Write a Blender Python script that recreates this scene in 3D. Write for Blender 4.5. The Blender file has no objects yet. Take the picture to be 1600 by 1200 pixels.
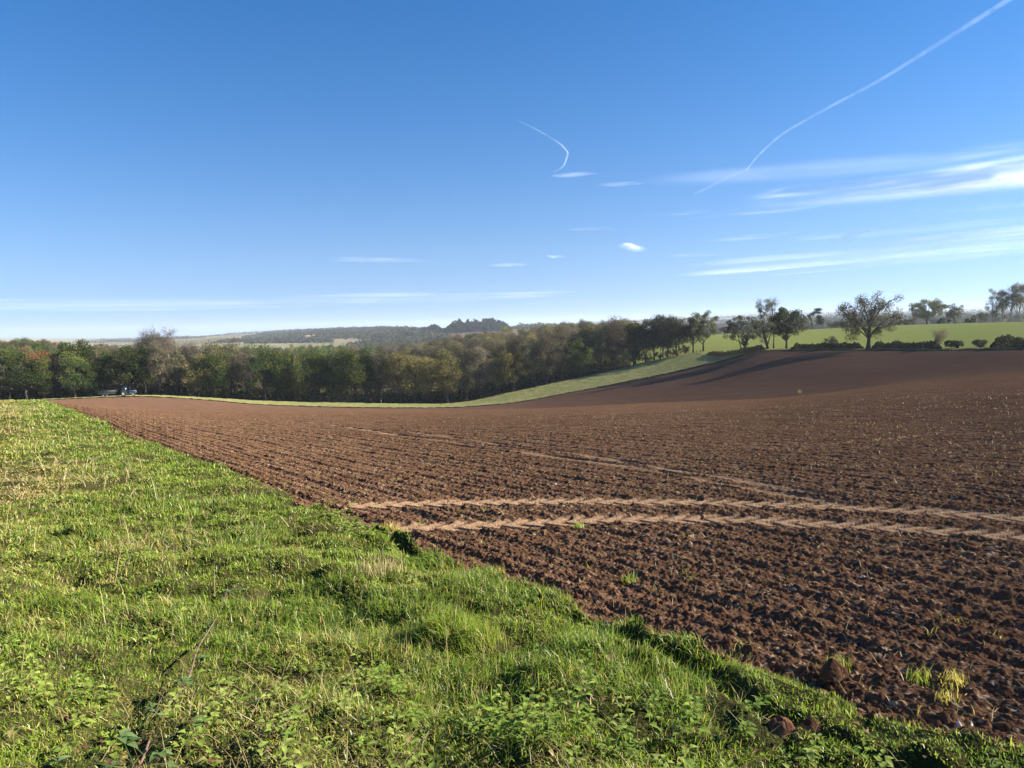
import bpy, math, random
import numpy as np
from mathutils import Matrix, Vector
R = math.radians
rng = np.random.default_rng(7)
random.seed(7)
scene = bpy.context.scene
col = scene.collection
EYE = 1.65
F = 1186.0                       # focal length, in pixels of the 1600 px wide photograph
PITCH, ROLL = R(4.3), R(1.0)
SUN_AZ, SUN_EL = R(86), R(26)    # compass angle right of the view direction, height

# ------------------------------------------------------------------ scene, camera, light, sky
scene.render.engine = 'CYCLES'
scene.cycles.use_denoising = True
scene.cycles.use_adaptive_sampling = False
scene.cycles.max_bounces = 6
scene.cycles.diffuse_bounces = 3
scene.cycles.transmission_bounces = 3
scene.cycles.volume_bounces = 1
scene.cycles.transparent_max_bounces = 8
scene.view_settings.view_transform = 'Standard'
scene.view_settings.look = 'None'
scene.view_settings.gamma = 1
scene.view_settings.use_curve_mapping = False
scene.view_settings.exposure = 1.75

cam_d = bpy.data.cameras.new('camera')
cam = bpy.data.objects.new('camera', cam_d)
col.objects.link(cam)
cam_d.sensor_fit = 'HORIZONTAL'
cam_d.angle = 2 * math.atan(800 / F)
cam_d.clip_start = 0.05
cam_d.clip_end = 400000
CM = Matrix.Rotation(R(90) - PITCH, 3, 'X') @ Matrix.Rotation(-ROLL, 3, 'Z')
cam.matrix_world = Matrix.Translation((0, 0, EYE)) @ CM.to_4x4()
scene.camera = cam

sun_d = bpy.data.lights.new('sun', 'SUN')
sun_d.energy = 5.0
sun_d.angle = R(0.5)
sun_d.color = (1.0, 0.9, 0.75)
sun = bpy.data.objects.new('sun', sun_d)
col.objects.link(sun)
sdir = Vector((math.sin(SUN_AZ) * math.cos(SUN_EL), math.cos(SUN_AZ) * math.cos(SUN_EL), math.sin(SUN_EL)))
sun.rotation_euler = sdir.to_track_quat('Z', 'Y').to_euler()
sun.location = (0, 0, 60)

world = bpy.data.worlds.new('World')
scene.world = world
world.use_nodes = True
wn, wl = world.node_tree.nodes, world.node_tree.links
bg = wn['Background']
sky = wn.new('ShaderNodeTexSky')
sky.sky_type = 'NISHITA'
sky.sun_disc = False
sky.sun_elevation = SUN_EL
sky.sun_rotation = SUN_AZ
sky.altitude = 100
sky.air_density = 1.0
sky.dust_density = 0.0
sky.ozone_density = 2.2
tc = wn.new('ShaderNodeTexCoord')
sx = wn.new('ShaderNodeSeparateXYZ')
mx = wn.new('ShaderNodeMath'); mx.operation = 'MAXIMUM'; mx.inputs[1].default_value = 0.0
cx = wn.new('ShaderNodeCombineXYZ')
wl.new(tc.outputs['Generated'], sx.inputs[0])
wl.new(sx.outputs['X'], cx.inputs['X']); wl.new(sx.outputs['Y'], cx.inputs['Y'])
wl.new(sx.outputs['Z'], mx.inputs[0]); 
sq = wn.new('ShaderNodeMath'); sq.operation = 'MULTIPLY'; wl.new(mx.outputs[0], sq.inputs[0]); wl.new(mx.outputs[0], sq.inputs[1])
ad = wn.new('ShaderNodeMath'); ad.operation = 'ADD'; ad.inputs[1].default_value = 0.115 ** 2; wl.new(sq.outputs[0], ad.inputs[0])
rt_ = wn.new('ShaderNodeMath'); rt_.operation = 'SQRT'; wl.new(ad.outputs[0], rt_.inputs[0]); wl.new(rt_.outputs[0], cx.inputs['Z'])
wl.new(cx.outputs[0], sky.inputs['Vector'])
hs = wn.new('ShaderNodeHueSaturation'); hs.inputs['Saturation'].default_value = 1.42
wl.new(sky.outputs[0], hs.inputs['Color']); 
tn = wn.new('ShaderNodeMix'); tn.data_type = 'RGBA'; tn.blend_type = 'MULTIPLY'; tn.inputs[0].default_value = 1.0
tn.inputs[7].default_value = (1.16, 0.99, 1.14, 1)
wl.new(hs.outputs[0], tn.inputs[6]); wl.new(tn.outputs[2], bg.inputs['Color'])
bg.inputs['Strength'].default_value = 0.0435

# ------------------------------------------------------------------ helpers
def ray(px, py):
    v = CM @ Vector(((px - 800) / F, -(py - 600) / F, -1))
    return v.normalized()

def az_of(px, py=512):
    v = ray(px, py)
    return math.atan2(v.x, v.y)

def slope_of(px, py):
    v = ray(px, py)
    return v.z / math.hypot(v.x, v.y)

def tag(o, label=None, cat=None, group=None, kind=None):
    if label: o['label'] = label
    if cat: o['category'] = cat
    if group: o['group'] = group
    if kind: o['kind'] = kind
    return o

def link(o, parent=None):
    col.objects.link(o)
    if parent is not None: o.parent = parent
    return o

def empty(name, loc, rz=0.0, sc=1.0):
    o = bpy.data.objects.new(name, None)
    o.empty_display_size = 0.3
    o.location = loc; o.rotation_euler = (0, 0, rz); o.scale = (sc, sc, sc) if not hasattr(sc, '__len__') else sc
    return link(o)

def mesh_np(name, V, polys, mats, attrs=None, smooth=False, mat_index=None):
    """V (n,3); polys: list of integer arrays (m,k); attrs: name -> (n,) floats or (n,3) colours, per vertex"""
    me = bpy.data.meshes.new(name)
    V = np.ascontiguousarray(V, dtype=np.float32)
    me.vertices.add(len(V)); me.vertices.foreach_set('co', V.ravel())
    loops = np.concatenate([p.ravel() for p in polys]).astype(np.int32)
    tot = np.concatenate([np.full(len(p), p.shape[1], np.int32) for p in polys])
    st = np.concatenate([[0], np.cumsum(tot)[:-1]]).astype(np.int32)
    me.loops.add(len(loops)); me.loops.foreach_set('vertex_index', loops)
    me.polygons.add(len(tot))
    me.polygons.foreach_set('loop_start', st)
    try: me.polygons.foreach_set('loop_total', tot)
    except Exception: pass
    if smooth: me.polygons.foreach_set('use_smooth', np.ones(len(tot), bool))
    for m in (mats if isinstance(mats, (list, tuple)) else [mats]): me.materials.append(m)
    if mat_index is not None: me.polygons.foreach_set('material_index', mat_index.astype(np.int32))
    for k, a in (attrs or {}).items():
        a = np.asarray(a, np.float32)
        if a.ndim == 1:
            at = me.attributes.new(k, 'FLOAT', 'POINT'); at.data.foreach_set('value', np.ascontiguousarray(a))
        else:
            at = me.attributes.new(k, 'FLOAT_COLOR', 'POINT')
            at.data.foreach_set('color', np.ascontiguousarray(np.concatenate([a, np.ones((len(a), 1), np.float32)], 1)).ravel())
    me.update(calc_edges=True)
    return me

def obj_np(name, *a, parent=None, **k):
    return link(bpy.data.objects.new(name, mesh_np(name, *a, **k)), parent)

class Geo:
    """collects vertices and polygons into ONE mesh"""
    def __init__(s): s.v = []; s.p = {}; s.c = []; s.n = 0
    def add(s, V, polys, c=None):
        V = np.asarray(V, np.float64)
        for p in polys:
            p = np.asarray(p); s.p.setdefault(p.shape[1], []).append(p + s.n)
        s.v.append(V); s.n += len(V)
        if c is not None:
            c = np.asarray(c, np.float64)
            s.c.append(np.broadcast_to(c, (len(V), 3)) if c.ndim == 1 else c)
    def build(s, name, mats, parent=None, smooth=False):
        at = {'col': np.concatenate(s.c)} if s.c else None
        return obj_np(name, np.concatenate(s.v), [np.concatenate(p) for p in s.p.values()], mats, parent=parent, attrs=at, smooth=smooth)
    def box(s, lo, hi, c=None, bev=0.0):
        lo = np.array(lo, float); hi = np.array(hi, float)
        if bev <= 0:
            V = np.array([[x, y, z] for z in (lo[2], hi[2]) for y in (lo[1], hi[1]) for x in (lo[0], hi[0])])
            s.add(V, [np.array([[0, 2, 3, 1], [4, 5, 7, 6], [0, 1, 5, 4], [2, 6, 7, 3], [0, 4, 6, 2], [1, 3, 7, 5]])], c)
        else:
            b = bev
            ring = []
            for z, i in ((lo[2], b), (lo[2] + b, 0), (hi[2] - b, 0), (hi[2], b)):
                x0, x1, y0, y1 = lo[0] + i, hi[0] - i, lo[1] + i, hi[1] - i
                ring += [[x0 + b, y0, z], [x1 - b, y0, z], [x1, y0 + b, z], [x1, y1 - b, z], [x1 - b, y1, z], [x0 + b, y1, z], [x0, y1 - b, z], [x0, y0 + b, z]]
            q = [[k * 8 + j, k * 8 + (j + 1) % 8, k * 8 + 8 + (j + 1) % 8, k * 8 + 8 + j] for k in range(3) for j in range(8)]
            s.add(ring, [np.array(q), np.array([[7, 6, 5, 4, 3, 2, 1, 0]]), np.array([[24, 25, 26, 27, 28, 29, 30, 31]])], c)
    def tube(s, P, r, n=6, c=None, cap=True):
        P = np.asarray(P, float); m = len(P)
        r = np.broadcast_to(np.asarray(r, float), (m,))
        T = np.gradient(P, axis=0); T /= np.linalg.norm(T, axis=1)[:, None] + 1e-9
        ref = np.where(np.abs(T[:, 2:3]) > 0.9, np.array([[1.0, 0, 0]]), np.array([[0, 0, 1.0]]))
        A = np.cross(T, ref); A /= np.linalg.norm(A, axis=1)[:, None] + 1e-9
        B = np.cross(T, A)
        a = np.arange(n) * 2 * np.pi / n
        V = P[:, None] + r[:, None, None] * (np.cos(a)[None, :, None] * A[:, None] + np.sin(a)[None, :, None] * B[:, None])
        i = np.arange(m - 1)[:, None] * n; j = np.arange(n)[None]
        q = np.stack([i + j, i + (j + 1) % n, i + n + (j + 1) % n, i + n + j], -1).reshape(-1, 4)
        pl = [q]
        if cap: pl += [np.arange(n)[None, ::-1], (np.arange(n) + (m - 1) * n)[None]]
        s.add(V.reshape(-1, 3), pl, c)

# ---- vectorised noise
def hsh(ix, iy, seed):
    n = (ix.astype(np.int64) * 374761393 + iy.astype(np.int64) * 668265263 + seed * 974711 + 1013) & 0xffffffff
    n = ((n ^ (n >> 13)) * 1274126177) & 0xffffffff
    n = ((n ^ (n >> 15)) * 2246822519) & 0xffffffff
    return (n ^ (n >> 16)).astype(np.float64) / 4294967296.0

def vnoise(x, y, seed=0):
    ix = np.floor(x); iy = np.floor(y); fx = x - ix; fy = y - iy
    ix = ix.astype(np.int64); iy = iy.astype(np.int64)
    u = fx * fx * (3 - 2 * fx); v = fy * fy * (3 - 2 * fy)
    a = hsh(ix, iy, seed); b = hsh(ix + 1, iy, seed); c = hsh(ix, iy + 1, seed); d = hsh(ix + 1, iy + 1, seed)
    return (a + (b - a) * u) * (1 - v) + (c + (d - c) * u) * v

def fbm(x, y, seed=0, o=3):
    s = 0; a = 0.5; t = 0
    for k in range(o):
        s = s + a * vnoise(x * 2 ** k + 17.3 * k, y * 2 ** k - 9.1 * k, seed + k); t += a; a *= 0.5
    return s / t

def clods(x, y, s, seed):
    """rounded lumps of size about s, 0..1"""
    x = x / s; y = y / s
    ix = np.floor(x).astype(np.int64); iy = np.floor(y).astype(np.int64)
    out = np.zeros_like(x)
    for dx in (-1, 0, 1):
        for dy in (-1, 0, 1):
            jx, jy = ix + dx, iy + dy
            cx_ = jx + 0.15 + 0.7 * hsh(jx, jy, seed); cy_ = jy + 0.15 + 0.7 * hsh(jx, jy, seed + 1)
            rr = 0.35 + 0.4 * hsh(jx, jy, seed + 2); hh = hsh(jx, jy, seed + 3) ** 1.5
            d2 = ((x - cx_) ** 2 + (y - cy_) ** 2) / rr ** 2
            out = np.maximum(out, hh * np.sqrt(np.clip(1 - d2, 0, 1)) * rr / 0.75)
    return out

def blocks(x, y, s, seed):
    """angular crumbs of broken soil: tilted flat tops with steep sides, 0..1"""
    x = x / s; y = y / s
    ix = np.floor(x).astype(np.int64); iy = np.floor(y).astype(np.int64)
    out = np.zeros_like(x)
    for dx in (-1, 0, 1):
        for dy in (-1, 0, 1):
            jx, jy = ix + dx, iy + dy
            cx_ = x - (jx + 0.1 + 0.8 * hsh(jx, jy, seed)); cy_ = y - (jy + 0.1 + 0.8 * hsh(jx, jy, seed + 1))
            rr = 0.3 + 0.5 * hsh(jx, jy, seed + 2); hh = hsh(jx, jy, seed + 3) ** 1.3
            th = hsh(jx, jy, seed + 4) * 6.28; ca, sa = np.cos(th), np.sin(th)
            u = cx_ * ca + cy_ * sa; v = -cx_ * sa + cy_ * ca
            dd = np.maximum(np.maximum(np.abs(u), np.abs(v) * 1.35), (np.abs(u) + np.abs(v)) * 0.78) / rr
            out = np.maximum(out, hh * np.clip((1 - dd) * 2.4, 0, 1) * np.clip(0.75 + 0.8 * u / rr, 0.2, 1.3))
    return out

def sstep(a, b, x):
    t = np.clip((x - a) / (b - a), 0, 1); return t * t * (3 - 2 * t)

# ------------------------------------------------------------------ the lie of the land: heights by compass angle and distance
def pchip(x, y, xi):
    x = np.asarray(x, float); y = np.asarray(y, float)
    h = np.diff(x); d = np.diff(y) / h
    m = np.zeros_like(y)
    m[0], m[-1] = d[0], d[-1]
    for i in range(1, len(x) - 1):
        if d[i - 1] * d[i] > 0:
            w1, w2 = 2 * h[i] + h[i - 1], h[i] + 2 * h[i - 1]
            m[i] = (w1 + w2) / (w1 / d[i - 1] + w2 / d[i])
    k = np.clip(np.searchsorted(x, xi) - 1, 0, len(x) - 2)
    t = np.clip((xi - x[k]) / h[k], 0, 1)
    return ((2 * t**3 - 3 * t**2 + 1) * y[k] + (t**3 - 2 * t**2 + t) * h[k] * m[k]
            + (-2 * t**3 + 3 * t**2) * y[k + 1] + (t**3 - t**2) * h[k] * m[k + 1])

PLANE = 0.07
COLS = {  # column of the photograph: (distance, row at which that ground is seen)
 0: [(40,652),(60,639),(85,629),(100,627.5),(130,631),(180,634),(250,629),(264,628.5),(300,624),(400,608),(600,569),(900,552),(1500,551),(3000,545),(5000,538),(9000,530),(16000,528)],
 200: [(40,657),(60,643),(85,638.5),(115,640.5),(160,636),(220,626),(255,620),(264,618.5),(300,615),(400,604),(600,580),(900,562),(1500,553),(3000,541),(5000,532),(9000,530),(16000,528)],
 300: [(40,659),(60,646),(82,641),(115,643),(160,638),(220,629),(250,624),(263,621),(300,618),(400,604),(600,582),(900,562),(1500,548),(2500,537),(4000,528.5),(6000,527),(16000,525)],
 400: [(40,659),(60,647.5),(80,643),(110,645.5),(160,642),(220,635),(245,632.5),(262,627),(300,622),(400,605),(600,585),(900,565),(1500,547),(2200,534),(3500,524),(5000,521),(9000,522),(16000,521)],
 600: [(40,658),(60,646),(80,641),(110,644),(170,642),(240,637.5),(262,631),(300,625),(400,603),(600,580),(900,562),(1300,548),(1800,531),(2600,518),(4000,514),(9000,516),(16000,514)],
 700: [(40,656),(60,645),(80,640.5),(110,644),(170,642),(238,637),(262,631.5),(300,619),(350,597),(450,575),(600,560),(900,552),(1300,542),(1700,526),(2000,517),(3000,517),(9000,514),(16000,511)],
 800: [(40,653),(60,643),(80,638.5),(110,643),(160,641),(215,634),(240,629.5),(268,613),(300,600),(350,580),(450,560),(600,550),(900,545),(1300,536),(1700,522),(2000,515),(3000,512),(9000,510),(16000,508)],
 900: [(40,650),(60,640),(80,635),(100,636),(130,640),(170,631),(220,619),(245,611.5),(275,592),(310,578),(400,553),(500,540),(600,538),(900,536),(1500,525),(3000,512),(6000,506),(16000,504)],
 1000: [(40,647),(60,638),(80,630.5),(92,629.5),(120,636),(160,624),(205,608),(250,592),(285,570),(320,556),(400,541),(450,536),(520,537),(900,530),(1500,522),(3000,511),(6000,503),(16000,499)],
 1100: [(40,643),(60,634),(80,627),(92,626),(120,632),(160,611),(205,592),(250,571),(285,549),(300,544.5),(360,531),(440,524),(500,525.5),(900,524),(1500,518),(3000,509),(6000,500),(16000,495)],
 1200: [(40,640),(60,629),(80,622.5),(92,622),(115,626),(150,604),(195,573),(225,554),(240,546),(260,542),(330,528),(400,519.5),(440,519),(520,521.5),(900,521),(1500,516),(3000,506),(6000,497),(16000,492)],
 1300: [(40,633),(60,620),(80,614),(95,612),(115,613),(145,595),(185,564),(205,552.5),(218,545),(240,540),(320,524),(400,513.5),(430,513),(520,516),(900,517),(1500,513),(3000,503),(6000,495),(16000,489.5)],
 1400: [(40,627),(60,610),(80,604),(100,599),(120,594),(150,579),(180,560),(198,549),(206,545),(230,538),(320,518),(400,509),(430,508.5),(520,512),(900,514),(1500,511),(3000,501),(6000,493),(16000,487.5)],
 1500: [(40,622),(60,604),(80,596),(100,590),(125,580),(150,567),(170,556),(187,547.5),(195,544.5),(230,532),(320,512.5),(400,506),(430,505),(520,509),(900,511),(1500,508),(3000,499),(6000,491),(16000,485.5)],
 1600: [(40,617),(60,600),(80,590),(100,583),(125,572.5),(150,560),(165,551),(175,546.5),(185,543),(230,526),(320,509),(400,503.5),(430,502.8),(520,507),(900,508),(1500,505),(3000,496),(6000,489),(16000,485)],
}
LD = np.linspace(math.log(0.25), math.log(17000), 760)
_az, _prof = [], []
dn = [0.25, 1, 3, 7, 13, 19, 25]
for c_, kn in COLS.items():
    a_ = az_of(c_)
    ds = dn + [d for d, y in kn]
    zs = [EYE - EYE - PLANE * d * math.cos(a_) for d in dn] + [EYE + d * slope_of(c_, y) for d, y in kn]
    _az.append(a_); _prof.append(pchip(np.log(ds), zs, LD))
def outer(a_, far, like):
    ds = dn + [60, 120, 300, 900, 4000, 17000]
    pl = [-PLANE * d * math.cos(a_) for d in dn + [60, 120]]
    if math.cos(a_) < 0: pl[-1] = -PLANE * 90 * math.cos(a_)
    zz = pchip(np.log(ds), pl + far, LD)
    return zz
e0, e1 = _prof[0], _prof[-1]
def edge_mix(a_, e, far):
    w = sstep(math.log(25), math.log(70), LD)
    return outer(a_, far, e) * (1 - w) + e * w
_az = [R(-180), R(-120), R(-80), R(-50)] + _az + [R(50), R(80), R(120), R(180)]
far = [-4, -8, -30, -60]
_prof = [outer(R(180), [9, 12, -10, -60], None), outer(R(120), far, None), edge_mix(R(-80), e0, far), edge_mix(R(-50), e0, far)] + _prof + \
        [edge_mix(R(50), e1, far), edge_mix(R(80), e1, far), outer(R(120), far, None), outer(R(180), [9, 12, -10, -60], None)]
_az = np.array(_az); _prof = np.array(_prof)
AZ = np.linspace(-math.pi, math.pi, 1441)
TAB = np.empty((len(AZ), len(LD)))
for k in range(len(LD)): TAB[:, k] = pchip(_az, _prof[:, k], AZ)
kern = np.exp(-0.5 * (np.arange(-8, 9) / 3.2) ** 2); kern /= kern.sum()
pad = np.concatenate([TAB[-9:-1], TAB, TAB[1:9]])
TAB = sum(w * pad[i:i + len(AZ)] for i, w in enumerate(kern))

def Zpol(a, d):
    a = np.asarray(a, float); d = np.asarray(d, float)
    u = (a + math.pi) / (AZ[1] - AZ[0]); v = (np.log(np.maximum(d, 0.26)) - LD[0]) / (LD[1] - LD[0])
    i = np.clip(u.astype(int), 0, len(AZ) - 2); j = np.clip(v.astype(int), 0, len(LD) - 2)
    fu = u - i; fv = np.clip(v - j, 0, 1)
    return (TAB[i, j] * (1 - fu) + TAB[i + 1, j] * fu) * (1 - fv) + (TAB[i, j + 1] * (1 - fu) + TAB[i + 1, j + 1] * fu) * fv

def Z(x, y):
    x = np.asarray(x, float); y = np.asarray(y, float)
    return Zpol(np.arctan2(x, y), np.hypot(x, y))

def hit(px, py, dmax=900):
    v = ray(px, py); h = math.hypot(v.x, v.y); a = math.atan2(v.x, v.y)
    d = np.exp(np.linspace(math.log(0.5), math.log(dmax), 6000))
    below = EYE + d * v.z / h < Zpol(np.full_like(d, a), d)
    k = np.argmax(below) if below.any() else len(d) - 1
    return d[k] * math.sin(a), d[k] * math.cos(a)

def at(px, d, dz=0.0):
    a = az_of(px); x, y = d * math.sin(a), d * math.cos(a)
    return Vector((x, y, float(Zpol(a, d)) + dz))

def curve_d(tab):
    a = np.array([az_of(p) for p, d in tab]); dd = np.array([d for p, d in tab], float)
    return lambda az: np.interp(az, a, dd)
# far edge of the ploughed field / start of the wood and hedge / top of the green field
D1 = curve_d([(-600,262),(0,258),(200,254.5),(300,250),(400,245),(600,240),(700,238),(800,240),(900,245),(1000,250),(1100,250),(1165,244),(1200,237),(1300,215),(1400,202),(1500,189),(1600,177),(2200,150)])
D2 = curve_d([(-600,270),(0,264),(200,264),(400,262),(600,262),(700,262),(800,268),(900,275),(1000,285),(1080,287),(1110,268),(1165,246.5),(1200,239.5),(1300,217.5),(1400,204.5),(1500,191.5),(1600,179.5),(2200,152.5)])
AZW = az_of(985)     # the wood lies left of this angle, the green field right of it
# boundary between grass verge and plough: a straight line on the ground
LK, LC = 0.655, 0.0
_h = [hit(*p) for p in ((1480,1128),(1300,1085),(1000,985),(700,880),(500,795),(330,722),(250,690),(150,655))]
_A = np.array([[1.0, -y] for x, y in _h]); _b = np.array([x for x, y in _h])
LC, LK = np.linalg.lstsq(_A, _b, rcond=None)[0]
print('LINE', LC, LK, [(round(float(x), 2), round(float(y), 2), round(float(x + LK * y - LC), 2)) for x, y in _h])

# ------------------------------------------------------------------ materials
def new_mat(name):
    m = bpy.data.materials.new(name); m.use_nodes = True
    nt = m.node_tree
    for n in list(nt.nodes): nt.nodes.remove(n)
    out = nt.nodes.new('ShaderNodeOutputMaterial')
    return m, nt, out

class N:
    """small wrapper to wire nodes"""
    def __init__(s, nt): s.nt = nt
    def node(s, t, **kw):
        n = s.nt.nodes.new(t)
        for k, v in kw.items(): setattr(n, k, v)
        return n
    def put(s, sock, v):
        if hasattr(v, 'is_linked') or hasattr(v, 'links'): s.nt.links.new(v, sock)
        elif isinstance(v, (tuple, list)) and len(v) == 3 and len(sock.default_value) == 4: sock.default_value = (*v, 1)
        else: sock.default_value = v
    def noise(s, scale, detail=3, vec=None, rough=0.55, dist=0.0):
        n = s.node('ShaderNodeTexNoise')
        n.inputs['Scale'].default_value = scale; n.inputs['Detail'].default_value = detail
        n.inputs['Roughness'].default_value = rough; n.inputs['Distortion'].default_value = dist
        if vec is None: vec = s.pos()
        s.put(n.inputs['Vector'], vec)
        return n.outputs['Fac']
    def pos(s):
        if not hasattr(s, '_p'): s._p = s.node('ShaderNodeNewGeometry').outputs['Position']
        return s._p
    def mapped(s, scale, rot=(0, 0, 0)):
        m = s.node('ShaderNodeMapping'); m.inputs['Scale'].default_value = scale; m.inputs['Rotation'].default_value = rot
        s.put(m.inputs['Vector'], s.pos()); return m.outputs[0]
    def ramp(s, f, a, b, lo=0.0, hi=1.0):
        n = s.node('ShaderNodeMapRange'); n.interpolation_type = 'SMOOTHSTEP'
        s.put(n.inputs['Value'], f)
        n.inputs['From Min'].default_value = a; n.inputs['From Max'].default_value = b
        n.inputs['To Min'].default_value = lo; n.inputs['To Max'].default_value = hi
        return n.outputs[0]
    def mix(s, f, a, b, mode='MIX'):
        n = s.node('ShaderNodeMix', data_type='RGBA', blend_type=mode)
        s.put(n.inputs[0], f); s.put(n.inputs[6], a); s.put(n.inputs[7], b)
        return n.outputs[2]
    def math(s, op, a, b=0.0):
        n = s.node('ShaderNodeMath', operation=op); s.put(n.inputs[0], a); s.put(n.inputs[1], b); return n.outputs[0]
    def attr(s, name, out='Color'):
        n = s.node('ShaderNodeAttribute'); n.attribute_name = name; return n.outputs[out]
    def bump(s, h, dist, strength=1.0):
        n = s.node('ShaderNodeBump'); n.inputs['Distance'].default_value = dist; n.inputs['Strength'].default_value = strength
        s.put(n.inputs['Height'], h); return n.outputs[0]
    def diffuse(s, colr, normal=None, rough=1.0):
        n = s.node('ShaderNodeBsdfDiffuse'); s.put(n.inputs['Color'], colr); n.inputs['Roughness'].default_value = rough
        if normal is not None: s.put(n.inputs['Normal'], normal)
        return n.outputs[0]
    def principled(s, colr, rough=0.6, metal=0.0, normal=None, spec=0.4):
        n = s.node('ShaderNodeBsdfPrincipled'); s.put(n.inputs['Base Color'], colr)
        s.put(n.inputs['Roughness'], rough); n.inputs['Metallic'].default_value = metal
        n.inputs['Specular IOR Level'].default_value = spec
        if normal is not None: s.put(n.inputs['Normal'], normal)
        return n.outputs[0]
    def leafy(s, colr, trans=0.35, gloss=0.0):
        a = s.diffuse(colr, rough=0.5)
        t = s.node('ShaderNodeBsdfTranslucent'); s.put(t.inputs['Color'], colr)
        m = s.node('ShaderNodeMixShader'); m.inputs[0].default_value = trans
        s.nt.links.new(a, m.inputs[1]); s.nt.links.new(t.outputs[0], m.inputs[2])
        o = m.outputs[0]
        if gloss > 0:
            g = s.node('ShaderNodeBsdfGlossy'); g.inputs['Roughness'].default_value = 0.45
            m2 = s.node('ShaderNodeMixShader'); m2.inputs[0].default_value = gloss
            s.nt.links.new(o, m2.inputs[1]); s.nt.links.new(g.outputs[0], m2.inputs[2]); o = m2.outputs[0]
        return o

def mat(name, build):
    m, nt, out = new_mat(name); n = N(nt)
    nt.links.new(build(n), out.inputs['Surface']); return m

FURROW = math.atan(LK)        # rows run parallel to the verge
def soil_nodes(n):
    big = n.noise(0.35, 4); mid = n.noise(2.6, 4); fine = n.noise(21, 4, rough=0.7)
    c = n.mix(n.ramp(big, 0.35, 0.65), (0.122, 0.065, 0.037), (0.16, 0.087, 0.05))
    c = n.mix(n.ramp(mid, 0.3, 0.72), c, (0.105, 0.056, 0.033))
    c = n.mix(n.ramp(fine, 0.45, 0.8), c, (0.265, 0.16, 0.094))
    c = n.mix(n.ramp(n.noise(38, 3, rough=0.7), 0.5, 0.36, 0.0, 0.75), c, (0.058, 0.031, 0.02))
    rows = n.mapped((1, 1, 1), (0, 0, -FURROW))
    st = n.node('ShaderNodeMapping'); st.inputs['Scale'].default_value = (14, 5, 10); n.put(st.inputs['Vector'], rows)
    stl = n.node('ShaderNodeMapping'); stl.inputs['Scale'].default_value = (1.3, 0.05, 1); n.put(stl.inputs['Vector'], rows)
    straw = n.noise(2.2, 3, st.outputs[0], rough=0.6)
    patch = n.noise(0.7, 2)
    fl = n.math('MULTIPLY', n.ramp(straw, 0.57, 0.66), n.ramp(patch, 0.3, 0.62, 0.25, 0.9))
    c = n.mix(fl, c, (0.44, 0.32, 0.2))
    c = n.mix(n.attr('track', 'Fac'), c, n.mix(n.ramp(fine, 0.3, 0.7), (0.31, 0.195, 0.115), (0.42, 0.285, 0.175)))
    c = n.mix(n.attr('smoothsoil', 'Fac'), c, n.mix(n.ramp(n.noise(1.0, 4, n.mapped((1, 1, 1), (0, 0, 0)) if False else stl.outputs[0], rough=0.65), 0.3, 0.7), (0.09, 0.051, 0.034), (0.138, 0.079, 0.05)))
    c = n.mix(n.attr('graze_shade', 'Fac'), c, n.mix(n.ramp(n.noise(1.6, 4, stl.outputs[0], rough=0.7), 0.36, 0.64), (0.042, 0.026, 0.02), (0.07, 0.044, 0.033)))  # shade of the grazing sun on the far right slope, painted into the soil colour
    sm = n.node('ShaderNodeMapping'); sm.inputs['Scale'].default_value = (0.42, 0.008, 1); n.put(sm.inputs['Vector'], rows)
    band = n.ramp(n.noise(1.0, 3, sm.outputs[0], rough=0.75), 0.42, 0.62, 0.0, 1.0)
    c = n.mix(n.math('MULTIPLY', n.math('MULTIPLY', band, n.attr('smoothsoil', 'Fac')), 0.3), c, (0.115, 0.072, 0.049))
    return n.diffuse(c, n.bump(fine, 0.02))
M_soil = mat('soil', soil_nodes)
M_thatch = mat('turf', lambda n: n.diffuse(n.mix(n.ramp(n.noise(5, 4), 0.3, 0.7), (0.035, 0.042, 0.013), (0.075, 0.068, 0.028)), n.bump(n.noise(40, 3), 0.03)))
def margin_nodes(n):
    c = n.mix(n.ramp(n.noise(0.25, 4), 0.3, 0.7), (0.19, 0.205, 0.07), (0.265, 0.25, 0.11))
    c = n.mix(n.ramp(n.noise(1.3, 4, rough=0.7), 0.5, 0.75), c, (0.09, 0.115, 0.035))
    return n.diffuse(c, n.bump(n.noise(1.6, 4, rough=0.7), 0.35))
M_margin = mat('rough_grass', margin_nodes)
def crop_nodes(n):
    rows = n.mapped((1.2, 0.12, 1), (0, 0, R(-62)))
    c = n.mix(n.ramp(n.noise(1.0, 3, rows), 0.35, 0.65), (0.25, 0.28, 0.075), (0.295, 0.31, 0.09))
    c = n.mix(n.ramp(n.noise(0.03, 3), 0.35, 0.7), c, (0.275, 0.3, 0.08))
    return n.diffuse(c, n.bump(n.noise(3, 3), 0.12))
M_crop = mat('young_crop', crop_nodes)
M_litter = mat('leaf_litter', lambda n: n.diffuse(n.mix(n.noise(1.5, 3), (0.035, 0.028, 0.018), (0.07, 0.05, 0.03))))
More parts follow.
